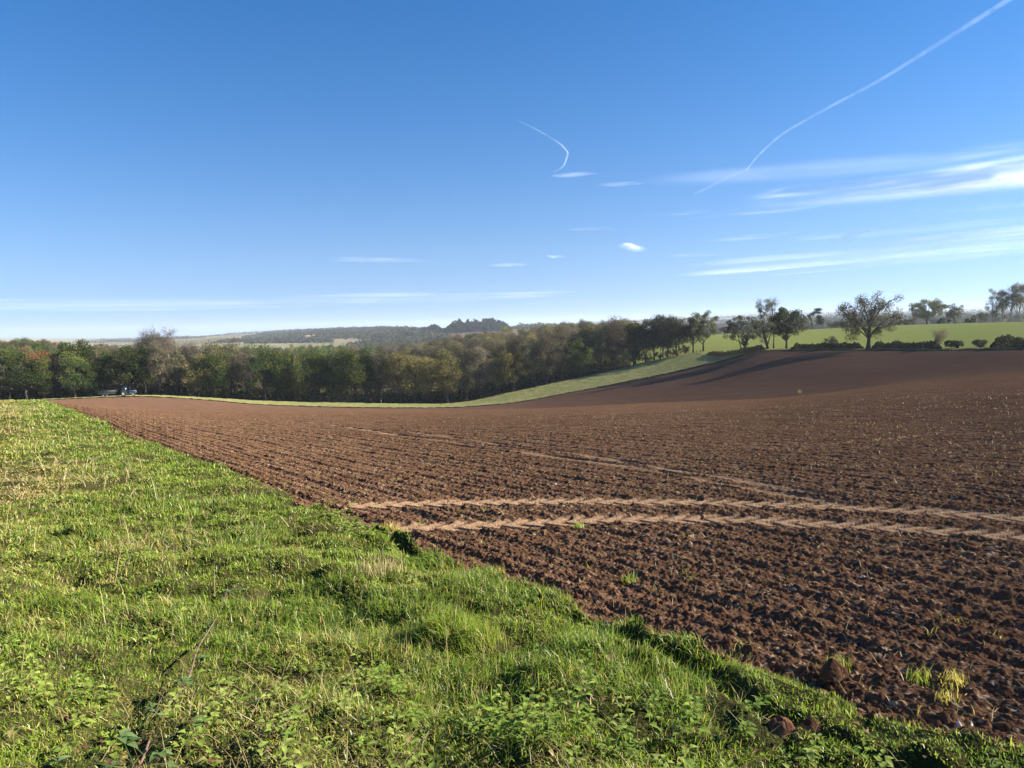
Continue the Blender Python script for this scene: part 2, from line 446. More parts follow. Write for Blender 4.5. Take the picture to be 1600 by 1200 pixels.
def hills_nodes(n):
    v = n.node('ShaderNodeTexVoronoi'); v.inputs['Scale'].default_value = 0.0042; v.inputs['Randomness'].default_value = 0.85
    n.put(v.inputs['Vector'], n.mapped((1, 0.8, 0), (0, 0, R(20))))
    sc = n.node('ShaderNodeSeparateColor'); n.put(sc.inputs[0], v.outputs['Color'])
    c = n.mix(n.ramp(sc.outputs[0], 0.3, 0.34), (0.10, 0.12, 0.05), (0.26, 0.205, 0.15))
    c = n.mix(n.ramp(sc.outputs[1], 0.62, 0.66), c, (0.14, 0.175, 0.06))
    c = n.mix(n.ramp(sc.outputs[2], 0.7, 0.74), c, (0.17, 0.11, 0.08))
    return n.diffuse(n.mix(n.ramp(n.noise(0.02, 3), 0.3, 0.7, 0.0, 0.35), c, (0.08, 0.085, 0.05)))
M_hills = mat('far_fields', hills_nodes)

# ------------------------------------------------------------------ ground sheets
def quads(nr, nc):
    i = np.arange(nr - 1)[:, None] * nc; j = np.arange(nc - 1)[None]
    return np.stack([i + j, i + j + 1, i + nc + j + 1, i + nc + j], -1).reshape(-1, 4)

def verge_edge(a):
    """distance of the verge / plough boundary along compass angle a"""
    den = np.sin(a) + LK * np.cos(a)
    edge_c = LC - 0.19
    d = np.where(den > 0.012, edge_c / np.maximum(den, 0.012), 1e4)
    s = d * np.sin(a) * -0.55 + d * np.cos(a) * 0.83           # metres along the line
    s = np.clip(s, -200, 400)
    bend = np.interp(s, [-2, 1.7, 2.6, 4, 6, 9, 15, 21, 33, 60], [0.25, 0.22, 0.02, -0.1, -0.22, -0.12, 0.14, 0.28, -0.15, 0.0])
    wob = bend + 0.34 * (fbm(s * 1.1, s * 0 + 3.1, 31, 3) - 0.5) + 0.22 * (fbm(s * 4.2, s * 0 + 9.1, 37, 2) - 0.5)
    return np.minimum(d * (1 + wob / np.maximum(LC, 0.5) * 1.0 * np.clip(3 / d, 0.15, 1.0)), 1e4)

def lumps(x, y, d):
    """tussocky unevenness of the verge"""
    g = 0.16 * (fbm(x * 0.9, y * 0.9, 3, 3) - 0.5) + 0.10 * (fbm(x * 2.7, y * 2.7, 5, 2) - 0.5)
    g += 0.11 * clods(x, y, 0.62, 11) + 0.07 * clods(x, y, 0.32, 15) * (d < 25) + 0.05 * clods(x, y, 0.16, 16) * (d < 12)
    e = (LC - x - LK * y) / math.sqrt(1 + LK * LK)
    g += 0.03 * clods(x, y, 0.42, 19) * np.exp(-(e / 0.55) ** 2)
    s = y * 0.83 - x * 0.55
    g -= 0.15 * np.exp(-((e - 0.36 - 0.25 * (fbm(s * 0.9, s * 0 + 5, 17, 2) - 0.5)) / 0.065) ** 2) * sstep(0.42, 0.55, vnoise(s * 0.9, s * 0 + 2, 18)) * (d < 10)
    g += 0.30 * (fbm(x * 0.16, y * 0.16, 8, 2) - 0.5) * sstep(5, 20, d)
    return g

def verge_z(x, y):
    d = np.hypot(x, y); a = np.arctan2(x, y)
    return Zpol(a, d) + lumps(x, y, d)

FINE_L, FINE_R = R(-54), R(54)
def az_grid(lo, hi, n): return np.linspace(lo, hi, n)

# grass verge: fine in front, coarse elsewhere (all round the photographer)
Vs, Ps, off = [], [], 0
for lo, hi, nc, nr in ((FINE_L, FINE_R, 800, 640), (FINE_R, R(180), 140, 90), (R(-180), FINE_L, 140, 90)):
    a = az_grid(lo, hi, nc)
    dv = np.minimum(verge_edge(a), np.where(np.abs(a) < R(60), D1(a), 400.0))
    d = np.minimum(np.geomspace(0.28, 405.0 if nc < 300 else 258.0, nr)[:, None], dv[None])
    d = np.concatenate([d, d[-1:] + 0.06])
    A = np.broadcast_to(a, d.shape)
    X, Y = d * np.sin(A), d * np.cos(A)
    z = Zpol(A, d) + lumps(X, Y, d)
    z[-1] = Zpol(A, d)[-1] - 0.4                                 # the turf's edge drops to the plough
    # the strip before the edge is humped and broken
    Vs.append(np.stack([X, Y, z], -1).reshape(-1, 3)); Ps.append(quads(*d.shape) + off); off += d.size
verge = obj_np('grass_verge', np.concatenate(Vs), [np.concatenate(Ps)], M_thatch, smooth=True)
tag(verge, kind='structure')

# wheel tracks across the plough, as lines on the ground
def track_line(pts): return np.array([hit(*p) for p in pts])
TR = [(track_line([(545,783),(700,778),(900,776),(1100,777),(1300,784),(1450,792),(1640,803),(2100,850),(2600,900)]), 0.26, 1),
      (track_line([(610,817),(750,812),(900,805),(1100,801),(1250,808),(1400,816),(1640,832),(2100,888),(2600,945)]), 0.26, 1),
      (track_line([(420,652),(520,662),(620,676),(780,697),(880,710),(1000,726),(1150,752),(1300,777),(1420,792)]), 0.13, 0),
      (track_line([(640,672),(780,690),(900,704),(1060,729),(1200,750),(1330,771),(1600,800),(2300,860)]), 0.13, 0),
      (track_line([(1000,706),(1200,722),(1400,734),(1640,742)]), 0.07, 0),
      (track_line([(1100,690),(1300,690),(1450,676),(1640,668)]), 0.07, 0)]
def track_fields(x, y):
    best = np.zeros_like(x); tread = np.zeros_like(x); cut = np.zeros_like(x)
    for L, w, hard in TR:
        for k in range(len(L) - 1):
            p, q = L[k], L[k + 1]; e = q - p; ln = np.hypot(*e); e = e / ln
            m = (x > min(p[0], q[0]) - 1) & (x < max(p[0], q[0]) + 1) & (y > min(p[1], q[1]) - 1) & (y < max(p[1], q[1]) + 1)
            if not m.any(): continue
            rx, ry = x[m] - p[0], y[m] - p[1]
            s = rx * e[0] + ry * e[1]; u = -rx * e[1] + ry * e[0]
            u = u + 0.04 * (vnoise(s * 1.3, s * 0 + k, 77) - 0.5)
            inside = sstep(w * 1.35, w * 0.75, np.abs(u)) * (s > -0.02) * (s < ln + 0.02)
            base = 1.0 if hard else 0.47
            patch = base + 0.5 * (fbm(s * 0.8, u * 3, 55, 2) - 0.35)
            ch = (np.sin((s - np.abs(u) * 0.9 * np.sign(e[0])) * 2 * np.pi / 0.26) > -0.2) if hard else np.zeros_like(s)
            val = inside * np.clip(patch, 0, 1)
            best[m] = np.maximum(best[m], val * (0.22 + 0.78 * ch) if hard else val)
            tread[m] = np.maximum(tread[m], inside * ch); cut[m] = np.maximum(cut[m], inside * (0.9 if hard else 0.55))
    return best, tread, cut

def soil_relief(x, y, d, cell):
    ca, sa = math.cos(FURROW), math.sin(FURROW)
    u = x * ca + y * sa; v = -x * sa + y * ca                   # across / along the rows
    h = np.zeros_like(x)
    def fade(s): return np.clip((s / np.maximum(cell, 1e-4) - 1.6) / 2.0, 0, 1)
    wig = 0.5 * (fbm(u * 0.5, v * 0.25, 21, 2) - 0.5)
    h += 0.011 * np.sin((u + wig * 0.55) * 2 * np.pi / 0.62) * fade(0.5) + 0.011 * np.sin((u + wig * 0.3) * 2 * np.pi / 0.23) * fade(0.23)
    h += 0.035 * (fbm(u * 0.9, v * 0.2, 23, 3) - 0.5) * fade(1.0) + 0.035 * (fbm(u * 3.1, v * 0.7, 25, 2) - 0.5) * fade(0.3)
    for s, amp, sd in ((0.4, 0.008, 41), (0.2, 0.015, 45), (0.1, 0.021, 49), (0.052, 0.021, 53), (0.027, 0.012, 57)):
        f = fade(s); m = f > 0
        if m.any():
            hh = np.zeros_like(x); hh[m] = blocks(u[m], v[m] * 0.8, s, sd); h += amp * hh * f
    h += 0.016 * (fbm(u * 22, v * 17, 61, 2) - 0.5) * fade(0.05)
    return h

Vs, Ps, At, As, Ag, off = [], [], [], [], [], 0
for lo, hi, nc, nr in ((R(-34.5), R(37.5), 1500, 1900), (R(37.5), R(80), 520, 900), (R(80), R(146), 160, 160)):
    a = az_grid(lo, hi, nc)
    dv = np.minimum(verge_edge(a), D1(a) - 0.5) * 0.99; d1 = np.where(np.abs(a) < R(50), D1(a) + 0.5, 160.0)
    t = np.linspace(0, 1, nr)[:, None]
    d = dv[None] * (d1 / dv)[None] ** t
    A = np.broadcast_to(a, d.shape)
    X, Y = d * np.sin(A), d * np.cos(A)
    dd = np.gradient(d, axis=0)
    cell = np.maximum(dd * 0.6, d * (a[1] - a[0]))
    x, y, dr, ce = X.ravel(), Y.ravel(), d.ravel(), cell.ravel()
    rel = soil_relief(x, y, dr, ce)
    near = dr < 70
    tk = np.zeros_like(x); tr = np.zeros_like(x); cu = np.zeros_like(x)
    tk[near], tr[near], cu[near] = track_fields(x[near], y[near])
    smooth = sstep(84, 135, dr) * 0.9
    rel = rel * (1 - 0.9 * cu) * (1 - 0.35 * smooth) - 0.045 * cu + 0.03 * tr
    edge = sstep(0, 0.12, (d / dv[None] - 1)).ravel()
    z = Zpol(A, d).ravel() - 0.07 + rel + (1 - edge) * 0.10 * (fbm(x * 2.2, y * 2.2, 71, 2) - 0.35)
    Vs.append(np.stack([x, y, z], -1)); Ps.append(quads(*d.shape) + off); off += d.size
    At.append(tk); As.append(smooth); Ag.append(0.8 * sstep(88, 150, dr) * sstep(az_of(620), az_of(1050), A.ravel()) * (1 - 0.35 * fbm(x / 30, y / 30, 66, 2)))  # last list: painted shade mask, far slope only, growing towards the right
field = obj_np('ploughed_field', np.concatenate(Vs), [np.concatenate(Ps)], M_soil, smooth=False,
               attrs={'track': np.concatenate(At), 'smoothsoil': np.concatenate(As), 'graze_shade': np.concatenate(Ag)})
tag(field, kind='structure')

def sheet(name, lo, hi, nc, dlo, dhi, nr, mt, relief=None, zoff=0.0):
    a = az_grid(lo, hi, nc); d0, d1 = dlo(a), dhi(a)
    d = d0[None] * (d1 / d0)[None] ** np.linspace(0, 1, nr)[:, None]
    A = np.broadcast_to(a, d.shape); X, Y = d * np.sin(A), d * np.cos(A)
    z = Zpol(A, d) + zoff
    if relief is not None: z = z + relief(X, Y)
    o = obj_np(name, np.stack([X, Y, z], -1).reshape(-1, 3), [quads(*d.shape)], mt, smooth=True)
    return tag(o, kind='structure')
K = lambda v: (lambda a: np.full_like(a, v))
sheet('field_margin', R(-50), az_of(1180), 700, lambda a: D1(a) - 0.3, lambda a: D2(a) + 0.6, 60, M_margin,
      lambda x, y: 0.30 * (fbm(x * 0.9, y * 0.9, 81, 3)) + 0.1 * clods(x, y, 0.9, 83))
sheet('hedge_bank', az_of(1180), R(50), 300, lambda a: D1(a) - 0.3, lambda a: D2(a) + 3.2, 16, M_margin,
      lambda x, y: 0.25 * fbm(x * 0.9, y * 0.9, 81, 3), 0.02)
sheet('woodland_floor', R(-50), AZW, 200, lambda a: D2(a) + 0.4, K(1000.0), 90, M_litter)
sheet('green_field', AZW, R(50), 200, lambda a: D2(a) + 0.5 + 2.5 * (a > az_of(1180)), K(450.0), 90, M_crop)
sheet('valley_land', AZW, R(50), 160, K(449.0), K(1000.5), 40, M_hills, None, -0.05)
sheet('hills', R(-50), R(50), 420, K(999.0), K(16500.0), 200, M_hills,
      lambda x, y: 5.0 * (fbm(x / 380, y / 380, 91, 3) - 0.5) * sstep(1000, 1600, np.hypot(x, y)))
_g = az_grid(-math.pi, math.pi, 361)
_d = np.geomspace(2.0, 16500.0, 260)[:, None] * np.ones((1, 361)); _A = np.broadcast_to(_g, _d.shape)
base = obj_np('ground', np.stack([_d * np.sin(_A), _d * np.cos(_A), Zpol(_A, _d) - 0.45 - 0.004 * _d], -1).reshape(-1, 3), [quads(*_d.shape)], M_litter, smooth=True)
tag(base, kind='structure')

# ------------------------------------------------------------------ trees
def leaf_mat(name, trans, gloss=0.0):
    def b(n):
        info = n.node('ShaderNodeObjectInfo')
        v = n.ramp(info.outputs['Random'], 0, 1, 0.68, 1.34)
        c = n.mix(1.0, n.attr('col'), v, 'MULTIPLY')
        return n.leafy(c, trans, gloss)
    return mat(name, b)
M_leaf = leaf_mat('tree_leaves', 0.3)
M_blade = mat('grass_blades', lambda n: n.leafy(n.attr('col'), 0.45, 0.03))
M_weed = mat('weed_leaves', lambda n: n.leafy(n.attr('col'), 0.28, 0.03))
M_bark = mat('bark', lambda n: n.diffuse(n.mix(n.ramp(n.noise(3.0, 4, n.mapped((1, 1, 0.25))), 0.3, 0.7), (0.05, 0.042, 0.034), (0.12, 0.105, 0.085))))
M_palebark = mat('pale_bark', lambda n: n.diffuse(n.mix(n.ramp(n.noise(2.0, 4, n.mapped((1, 1, 0.3))), 0.3, 0.7), (0.13, 0.12, 0.1), (0.26, 0.245, 0.21))))

OAK = [(0.075, 0.105, 0.03), (0.11, 0.13, 0.036), (0.055, 0.082, 0.03)]
OLIVE = [(0.2, 0.18, 0.065), (0.25, 0.215, 0.075), (0.155, 0.155, 0.055)]
GREY = [(0.165, 0.15, 0.085), (0.2, 0.178, 0.105), (0.135, 0.128, 0.065)]
RUST = [(0.18, 0.09, 0.04), (0.15, 0.085, 0.042), (0.21, 0.12, 0.05)]
SAGE = [(0.115, 0.125, 0.062), (0.145, 0.15, 0.075), (0.09, 0.1, 0.05)]
ASH = [(0.14, 0.142, 0.072), (0.17, 0.165, 0.085), (0.115, 0.118, 0.058)]
PINE = [(0.03, 0.045, 0.028), (0.04, 0.055, 0.03), (0.025, 0.038, 0.025)]

def leaf_quads(g, P, size, r, cols, flat=0.3):
    n = len(P)
    a = r.normal(size=(n, 3)); a /= np.linalg.norm(a, axis=1)[:, None]
    b = r.normal(size=(n, 3)); b -= (a * b).sum(1)[:, None] * a; b /= np.linalg.norm(b, axis=1)[:, None]
    s = size * r.uniform(0.55, 1.25, n)[:, None]
    V = np.stack([P - a * s * 0.6, P + b * s * 0.34, P + a * s * 0.6, P - b * s * 0.34], 1).reshape(-1, 3)
    idx = np.arange(n)[:, None] * 4 + np.arange(4)[None]
    g.add(V, [idx], np.repeat(cols, 4, 0))

def twig_tris(g, P0, P1, w, r, cols):
    n = len(P0)
    d = P1 - P0; s = np.cross(d, r.normal(size=(n, 3))); s /= np.linalg.norm(s, axis=1)[:, None] + 1e-9
    V = np.stack([P0 - s * w, P0 + s * w, P1], 1).reshape(-1, 3)
    g.add(V, [np.arange(n)[:, None] * 3 + np.arange(3)[None]], np.repeat(cols, 3, 0))

def bez(p0, p1, p2, n=6):
    t = np.linspace(0, 1, n)[:, None]
    return (1 - t) ** 2 * p0 + 2 * t * (1 - t) * p1 + t * t * p2

def tree_meshes(seed, H, W, base, nclump, rc, nleaf, size, cols, tr=0.3, stems=1, ntwig=0, twigw=0.03, twigl=1.2,
                lean=(0, 0), flat=0.8, top=1.0, limbs=True, pale=False, under=0.15, spread=0.0, fork=0.45, twigcol=None, droop=0.0, asym=(0, 0), upright=0.0):
    r = np.random.default_rng(seed)
    tg, cg = Geo(), Geo()
    cols = np.array(cols)
    hc = base + (H - base) * 0.5; sh = (H - base) * 0.5
    # clump centres through the crown's volume, mostly near its outside
    C = []
    k = 0
    while len(C) < nclump and k < 6000:
        k += 1
        vz = r.uniform(-1, 1); ph = r.uniform(0, 6.283)
        rad = math.sqrt(max(0, 1 - abs(vz) ** (2.3 if vz > 0 else 3.6)))
        v = np.array([rad * math.cos(ph), rad * math.sin(ph), vz])
        q = r.uniform(0.25, 1.0) ** 0.45
        e = 1.0 + 0.22 * math.sin(3 * math.atan2(v[1], v[0]) + seed) + 0.1 * float(np.clip(r.normal(), -1.2, 1.0))
        p = np.array([v[0] * (W / 2 - rc * 0.6) * q * e + asym[0] * v[2], v[1] * (W / 2 - rc * 0.6) * q * e, hc + v[2] * (sh - rc * flat * 0.7) * q * (1 + 0.08 * r.normal())])
        f = (p[2] - base) / max(H - base, 0.1)
        p[0] += lean[0] * f; p[1] += lean[1] * f
        if top != 1.0: p[:2] *= (1 - f) + top * f
        if all(np.linalg.norm((p - c) / rc) > 0.62 for c in C) or k > 3000: C.append(p)
    C = np.array(C)
    # trunks
    roots = []
    for s in range(stems):
        o = np.array([0.0, 0, 0]) if stems == 1 else np.array([r.uniform(-.35, .35) * spread, r.uniform(-.35, .35) * spread, 0])
        fk = base + (H - base) * fork
        topp = np.array([lean[0] * fork + (r.normal() * 0.12 * W if stems > 1 else r.normal() * 0.03 * W), lean[1] * fork + r.normal() * 0.04 * W, fk])
        mid = (o + topp) / 2 + np.array([r.normal() * 0.03 * H, r.normal() * 0.02 * H, 0]) * 0.6
        P = bez(o, mid, topp, 8); P[0, 2] -= 0.4
        rr = tr / math.sqrt(stems) * np.linspace(1.0, 0.45, 8); rr[0] *= 1.5; rr[1] *= 1.1
        tg.tube(P, rr, 8 if stems == 1 else 6, np.array([0.1, 0.09, 0.07]))
        roots.append(P)
    if limbs:
        # main limbs to well-spread clumps; every other clump hangs on the nearest main limb
        nm = min(len(C), 6 + len(C) // 9); main = [int(r.integers(len(C)))]
        while len(main) < nm:
            dm = np.min([np.linalg.norm(C - C[k], axis=1) for k in main], axis=0); main.append(int(np.argmax(dm)))
        mains = []
        order = main + [k for k in range(len(C)) if k not in main]
        for ci in order:
            c = C[ci]
            if ci not in main:
                best = min(((np.linalg.norm(L[q] - c) + 0.35 * max(0, L[q][2] - c[2]), L[q], rq) for L, r0_ in mains for q, rq in ((2, r0_ * .7), (3, r0_ * .6), (4, r0_ * .45))), key=lambda b: b[0])
                p0 = best[1]; dv = c - p0; ln = np.linalg.norm(dv)
                L = bez(p0, p0 + dv * 0.5 + np.array([0, 0, 0.15 * ln]) + r.normal(size=3) * ln * 0.12, c, 5)
                tg.tube(L, min(best[2], 0.02 + 0.012 * ln) * np.linspace(1, 0.3, 5), 4, np.array([0.1, 0.09, 0.07]), cap=False)
                continue
            P = roots[r.integers(len(roots))]
            f = np.clip((c[2] - base * 0.75) / (H - base) * 0.75 + r.uniform(-.12, .1), 0.28, 1)
            k = f * (len(P) - 1); i = int(min(k, len(P) - 2)); p0 = P[i] + (P[i + 1] - P[i]) * (k - i)
            dv = c - p0; ln = np.linalg.norm(dv)
            m = p0 + dv * 0.5 + np.array([0, 0, (0.12 + upright) * ln]) + r.normal(size=3) * ln * 0.12
            L = bez(p0, m, c, 6)
            r0 = min(tr * 0.5, 0.03 + 0.022 * ln); mains.append((L, r0))
            tg.tube(L, r0 * np.linspace(1, 0.25, 6), 4, np.array([0.1, 0.09, 0.07]), cap=False)
    # foliage
    for c in C:
        shade = cols[r.integers(len(cols))] * r.uniform(0.85, 1.15)
        n = max(3, int(nleaf / nclump * r.uniform(0.6, 1.4)))
        P = r.normal(size=(n, 3)); P /= np.linalg.norm(P, axis=1)[:, None]
        P = P * (r.uniform(0.1, 1, n)[:, None] ** 0.5) * rc * r.uniform(0.75, 1.2)
        P[:, 2] *= flat
        if droop: P[:, 2] -= droop * np.hypot(P[:, 0], P[:, 1]) * r.uniform(0.3, 1, n)
        cc = shade[None] * r.uniform(0.75, 1.3, (n, 1))
        leaf_quads(cg, c + P, size, r, cc)
        if ntwig:
            m = int(ntwig / nclump * r.uniform(0.7, 1.3)) + 1
            Q = r.normal(size=(m, 3)); Q[:, 2] = np.abs(Q[:, 2]) * 1.2 - droop
            Q /= np.linalg.norm(Q, axis=1)[:, None]
            s = c + r.normal(size=(m, 3)) * rc * 0.4
            tc_ = np.array(twigcol if twigcol is not None else (0.16, 0.135, 0.1))
            twig_tris(cg, s, s + Q * twigl * r.uniform(0.5, 1.3, m)[:, None], twigw, r, tc_[None] * r.uniform(0.7, 1.25, (m, 1)))
    cr = max(len(cg.v), 1)
    return tg, cg, pale

def tree_thing(name, loc, spec, label, group=None, cat='tree', rz=0.0, sc=1.0, parts=('trunk', 'crown')):
    tg, cg, pale = tree_meshes(**spec)
    o = empty(name, loc, rz, sc)
    tg.build(parts[0], M_palebark if pale else M_bark, o, smooth=True)
    cg.build(parts[1], M_leaf, o)
    return tag(o, label, cat, group)

def dup(root, loc, rz, sc):
    r = root.copy(); col.objects.link(r)
    r.location = loc; r.rotation_euler = (0, 0, rz); r.scale = sc if hasattr(sc, '__len__') else (sc,) * 3
    for ch in list(root.children):
        c = ch.copy(); col.objects.link(c); c.parent = r
    return r

# ---- the wood: a front row along the margin, a second row, and the canopy behind
KINDS = {
 'oak':   dict(words='dark green round-headed tree', H=19, W=14, base=2.2, nclump=27, rc=2.75, nleaf=6400, size=0.5, cols=OAK, tr=0.36),
 'olive': dict(words='olive yellow leafy tree', H=18, W=12.5, base=2.6, nclump=27, rc=2.45, nleaf=4400, size=0.46, cols=OLIVE, tr=0.3, ntwig=500, twigw=0.035),
 'grey':  dict(words='grey brown half-bare twiggy tree', H=19, W=10, base=3.5, nclump=40, rc=2.1, nleaf=2800, size=0.44, cols=GREY, tr=0.28, ntwig=2600, twigw=0.045, twigl=2.0, upright=0.1),
 'rust':  dict(words='rusty orange autumn tree', H=17, W=11, base=2.5, nclump=38, rc=2.2, nleaf=4200, size=0.5, cols=RUST, tr=0.32),
 'sage':  dict(words='grey green open-crowned tree', H=18, W=10, base=4.5, nclump=40, rc=1.8, nleaf=2600, size=0.45, cols=SAGE, tr=0.27, ntwig=900, twigw=0.04, upright=0.08),
 'bare':  dict(words='tall bare pale-twigged tree', H=21, W=10, base=5, nclump=34, rc=1.8, nleaf=150, size=0.35, cols=GREY, tr=0.25, ntwig=2400, twigw=0.04, twigl=2.4, upright=0.12),
}
protos = {}
def wood_tree(kind, loc, rz, sc):
    var = random.randrange(3)
    key = (kind, var)
    if key not in protos:
        sp = {k: v for k, v in KINDS[kind].items() if k != 'words'}
        protos[key] = tree_thing('woodland_tree', loc, dict(seed=100 + 10 * len(protos) + var, **sp), None, rz=rz, sc=sc)
        return protos[key]
    return dup(protos[key], loc, rz, sc)

def pick(mix):
    t = random.random() * sum(mix.values())
    for k, v in mix.items():
        t -= v
        if t <= 0: return k
    return k

def front_mix(px):
    if px < 60: return dict(oak=5, rust=1, sage=1)
    if px < 200: return dict(oak=5, rust=1, sage=1.5)
    if px < 290: return dict(oak=2, grey=2, olive=2, sage=1)
    if px < 400: return dict(grey=1.2, olive=1.5, oak=3, sage=1)
    if px < 600: return dict(oak=6, sage=1)
    if px < 700: return dict(olive=5, grey=1.2, oak=0.6)
    if px < 820: return dict(oak=5, grey=.7, olive=1, sage=1.5)
    return dict(oak=3.5, sage=4, grey=.5, olive=.8)
def back_mix(px):
    if px < 25: return dict(oak=2, rust=1.5, olive=1)
    if px < 140: return dict(rust=2.4, olive=1.2, oak=1.6)
    if px < 200: return dict(oak=2, rust=1, grey=1)
    if px < 320: return dict(bare=3, grey=3, olive=1)
    if px < 520: return dict(olive=2, grey=2, oak=1)
    if px < 680: return dict(grey=2, olive=3, oak=.6)
    if px < 860: return dict(grey=3, olive=3, sage=2, oak=.7)
    return dict(grey=3, olive=3, oak=1, sage=1.5)

sky_row = np.full(2400, 2000.0)        # per column of the photograph (offset 400): the highest row covered so far
def project(p):
    v = CM.transposed() @ (Vector(p) - Vector((0, 0, EYE)))
    return 800 + F * v.x / -v.z, 600 - F * v.y / -v.z
wood = []
def try_tree(px, d, mixf, hscale, front=False, need=1.2, kind=None):
    kind = kind or pick(mixf(px))
    K_ = KINDS[kind]
    s = hscale * random.uniform(0.9, 1.1)
    p = at(px, d)
    cx_, ty = project(p + Vector((0, 0, K_['H'] * s)))
    hw = K_['W'] * s / 2 / d * F
    lo, hi = int(cx_ - hw * 0.6) + 400, int(cx_ + hw * 0.6) + 400
    if hi < 300 or lo > 2100: return
    lo = max(lo, 0)
    gain = (sky_row[lo:hi] - ty)
    if not front and (gain > need).mean() < 0.25: return
    xs = (np.arange(lo, hi) - 400 - cx_) / hw
    cov = ty + (1 - np.sqrt(np.clip(1 - (xs * 0.95) ** 2, 0, 1))) * hw * 1.1 + 1.0
    sky_row[lo:hi] = np.minimum(sky_row[lo:hi], cov)
    o = wood_tree(kind, p, random.uniform(0, 6.28), (s * random.uniform(0.9, 1.12),) * 2 + (s,))
    wood.append((o, kind, px, d, 'front' if front else 'back'))

def Hs(px):    # height of the wood's trees along its length
    return np.interp(px, [-60, 100, 200, 400, 560, 700, 800, 900, 985, 1065], [0.82, 0.86, 0.86, 1.0, 1.02, 1.0, 1.0, 0.92, 0.92, 0.92])
px = -46.0
while px < 990:
    d = float(D2(np.array(az_of(px)))) + random.uniform(2.5, 6)
    fk = 'oak' if (405 < px < 470 or 520 < px < 570) else ('olive' if 605 < px < 660 else None)
    try_tree(px, d, front_mix, Hs(px) * random.uniform(0.86, 1.02), front=True, kind=fk)
    px += random.uniform(21, 32)
px = -50.0
while px < 985:
    d = float(D2(np.array(az_of(px)))) + random.uniform(12, 20)
    try_tree(px, d, back_mix, Hs(px) * random.uniform(0.98, 1.1), need=1.0)
    px += random.uniform(17, 24)
for extra in (232, 243, 256):
    try_tree(extra, 292 + random.uniform(0, 8), back_mix, 1.1, need=-50.0, kind='bare')
for d in (300, 325, 352, 382, 415, 455, 500, 560, 630, 710, 800, 900):
    px = -50.0 + random.uniform(0, 15)
    while px < 985:
        try_tree(px, d * random.uniform(0.97, 1.03), back_mix, Hs(px) * (0.9 + 0.1 * random.random()), need=1.5 if d < 500 else 1.0)
        px += 7.5 / d * F * random.uniform(0.8, 1.25)
print('WOOD', len(wood))
ORD = ['first','second','third','fourth','fifth','sixth','seventh','eighth','ninth','tenth','eleventh','twelfth','thirteenth','fourteenth','fifteenth','sixteenth','seventeenth','eighteenth','nineteenth','twentieth']
cnt = {}
for o, kind, px, d, row in sorted(wood, key=lambda t: t[2]):
    w = KINDS[kind]['words']
    if row == 'front':
        k = cnt[kind] = cnt.get(kind, 0) + 1
        tag(o, '%s %s from the left along the front edge of the wood' % (ORD[k - 1] if k <= 20 else 'late', w), 'tree', 'trees along the front edge of the wood')
    else:
        tag(o, '%s in the canopy behind the front edge of the wood' % w, 'tree', 'canopy trees of the wood, ' + w)

# dark shrub layer under the wood's edge
def leaf_mass(name, pts_fn, n, size, cols, seed, label=None, cat=None, kind=None, group=None, parent=None):
    r = np.random.default_rng(seed); g = Geo()
    P, c = pts_fn(r, n)
    leaf_quads(g, P, size, r, c)
    o = g.build(name, M_leaf, parent)
    return tag(o, label, cat, group, kind)
def shrub_pts(r, n):
    px = r.uniform(-60, 1000, n); a = np.interp(px, np.linspace(-60, 1000, 40), [az_of(p) for p in np.linspace(-60, 1000, 40)])
    d = D2(a) + r.uniform(7, 32, n); x, y = d * np.sin(a), d * np.cos(a)
    h = 5.5 * fbm(x * 0.22, y * 0.22, 5, 2) + 1.2
    z = Zpol(a, d) + h * r.uniform(0, 1, n)
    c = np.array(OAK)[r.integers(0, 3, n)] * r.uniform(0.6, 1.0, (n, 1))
    return np.stack([x, y, z], 1), c
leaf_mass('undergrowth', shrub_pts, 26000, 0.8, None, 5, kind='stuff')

# ---- trees at the wood's right end: open trunks with the green field behind
RG = 'trees at the open right end of the wood'
for i, (px, d, H, W, kind, lab) in enumerate([
    (992, 289, 17.5, 11, 'oak', 'dark green tree where the solid wood meets the open row of trunks'),
    (1008, 290, 17.0, 9, 'sage', 'slim grey green tree left of the leaning grey trunks'),
    (1022, 291, 17.8, 9, 'sage', 'tallest grey green tree of the open row beside the wood'),
    (1034, 290, 17.0, 9, 'grey', 'grey twiggy tree with bare trunk in the open row'),
    (1046, 290, 16.6, 9, 'sage', 'grey green tree second from the end of the open row'),
    (1058, 289, 15.5, 9, 'sage', 'last grey green tree of the open row beside the gap'),
    ]):
    sp = {k: v for k, v in KINDS[kind].items() if k != 'words'}
    sp.update(H=H, W=W * 1.2, base=H * (0.15 if kind != 'oak' else 0.1), seed=300 + i)
    if kind != 'oak': sp.update(tr=0.22, stems=3, spread=2.2, nleaf=4200, nclump=44)
    tree_thing('woodland_tree', at(px, d), sp, lab, RG)

FT = 'field trees along the hedge'
tree_thing('field_tree', at(1083, 289), dict(seed=401, H=12.6, W=11.5, base=2.8, nclump=38, rc=1.35, nleaf=6500, size=0.38, cols=SAGE, tr=0.3, ntwig=500, twigw=0.025, twigl=1.0, asym=(1.0, 0)), 'small leaning tree with curved low limb beside the wood end', FT)
tree_thing('field_tree', at(1099, 287), dict(seed=402, H=15.6, W=13.0, base=3.4, nclump=46, rc=1.35, nleaf=8000, size=0.38, cols=SAGE, tr=0.3, ntwig=500, twigw=0.025, twigl=1.0), 'round crowned tree on a straight dark trunk right of the leaning tree', FT)
tree_thing('field_tree', at(1161, 254), dict(seed=403, H=12.8, W=11.5, base=2.0, nclump=42, rc=1.1, nleaf=5600, size=0.34, cols=SAGE, tr=0.4, stems=3, spread=1.6, ntwig=650, twigw=0.022, twigl=1.0, fork=0.35), 'open spreading tree with several stems left of the tall pair', FT)
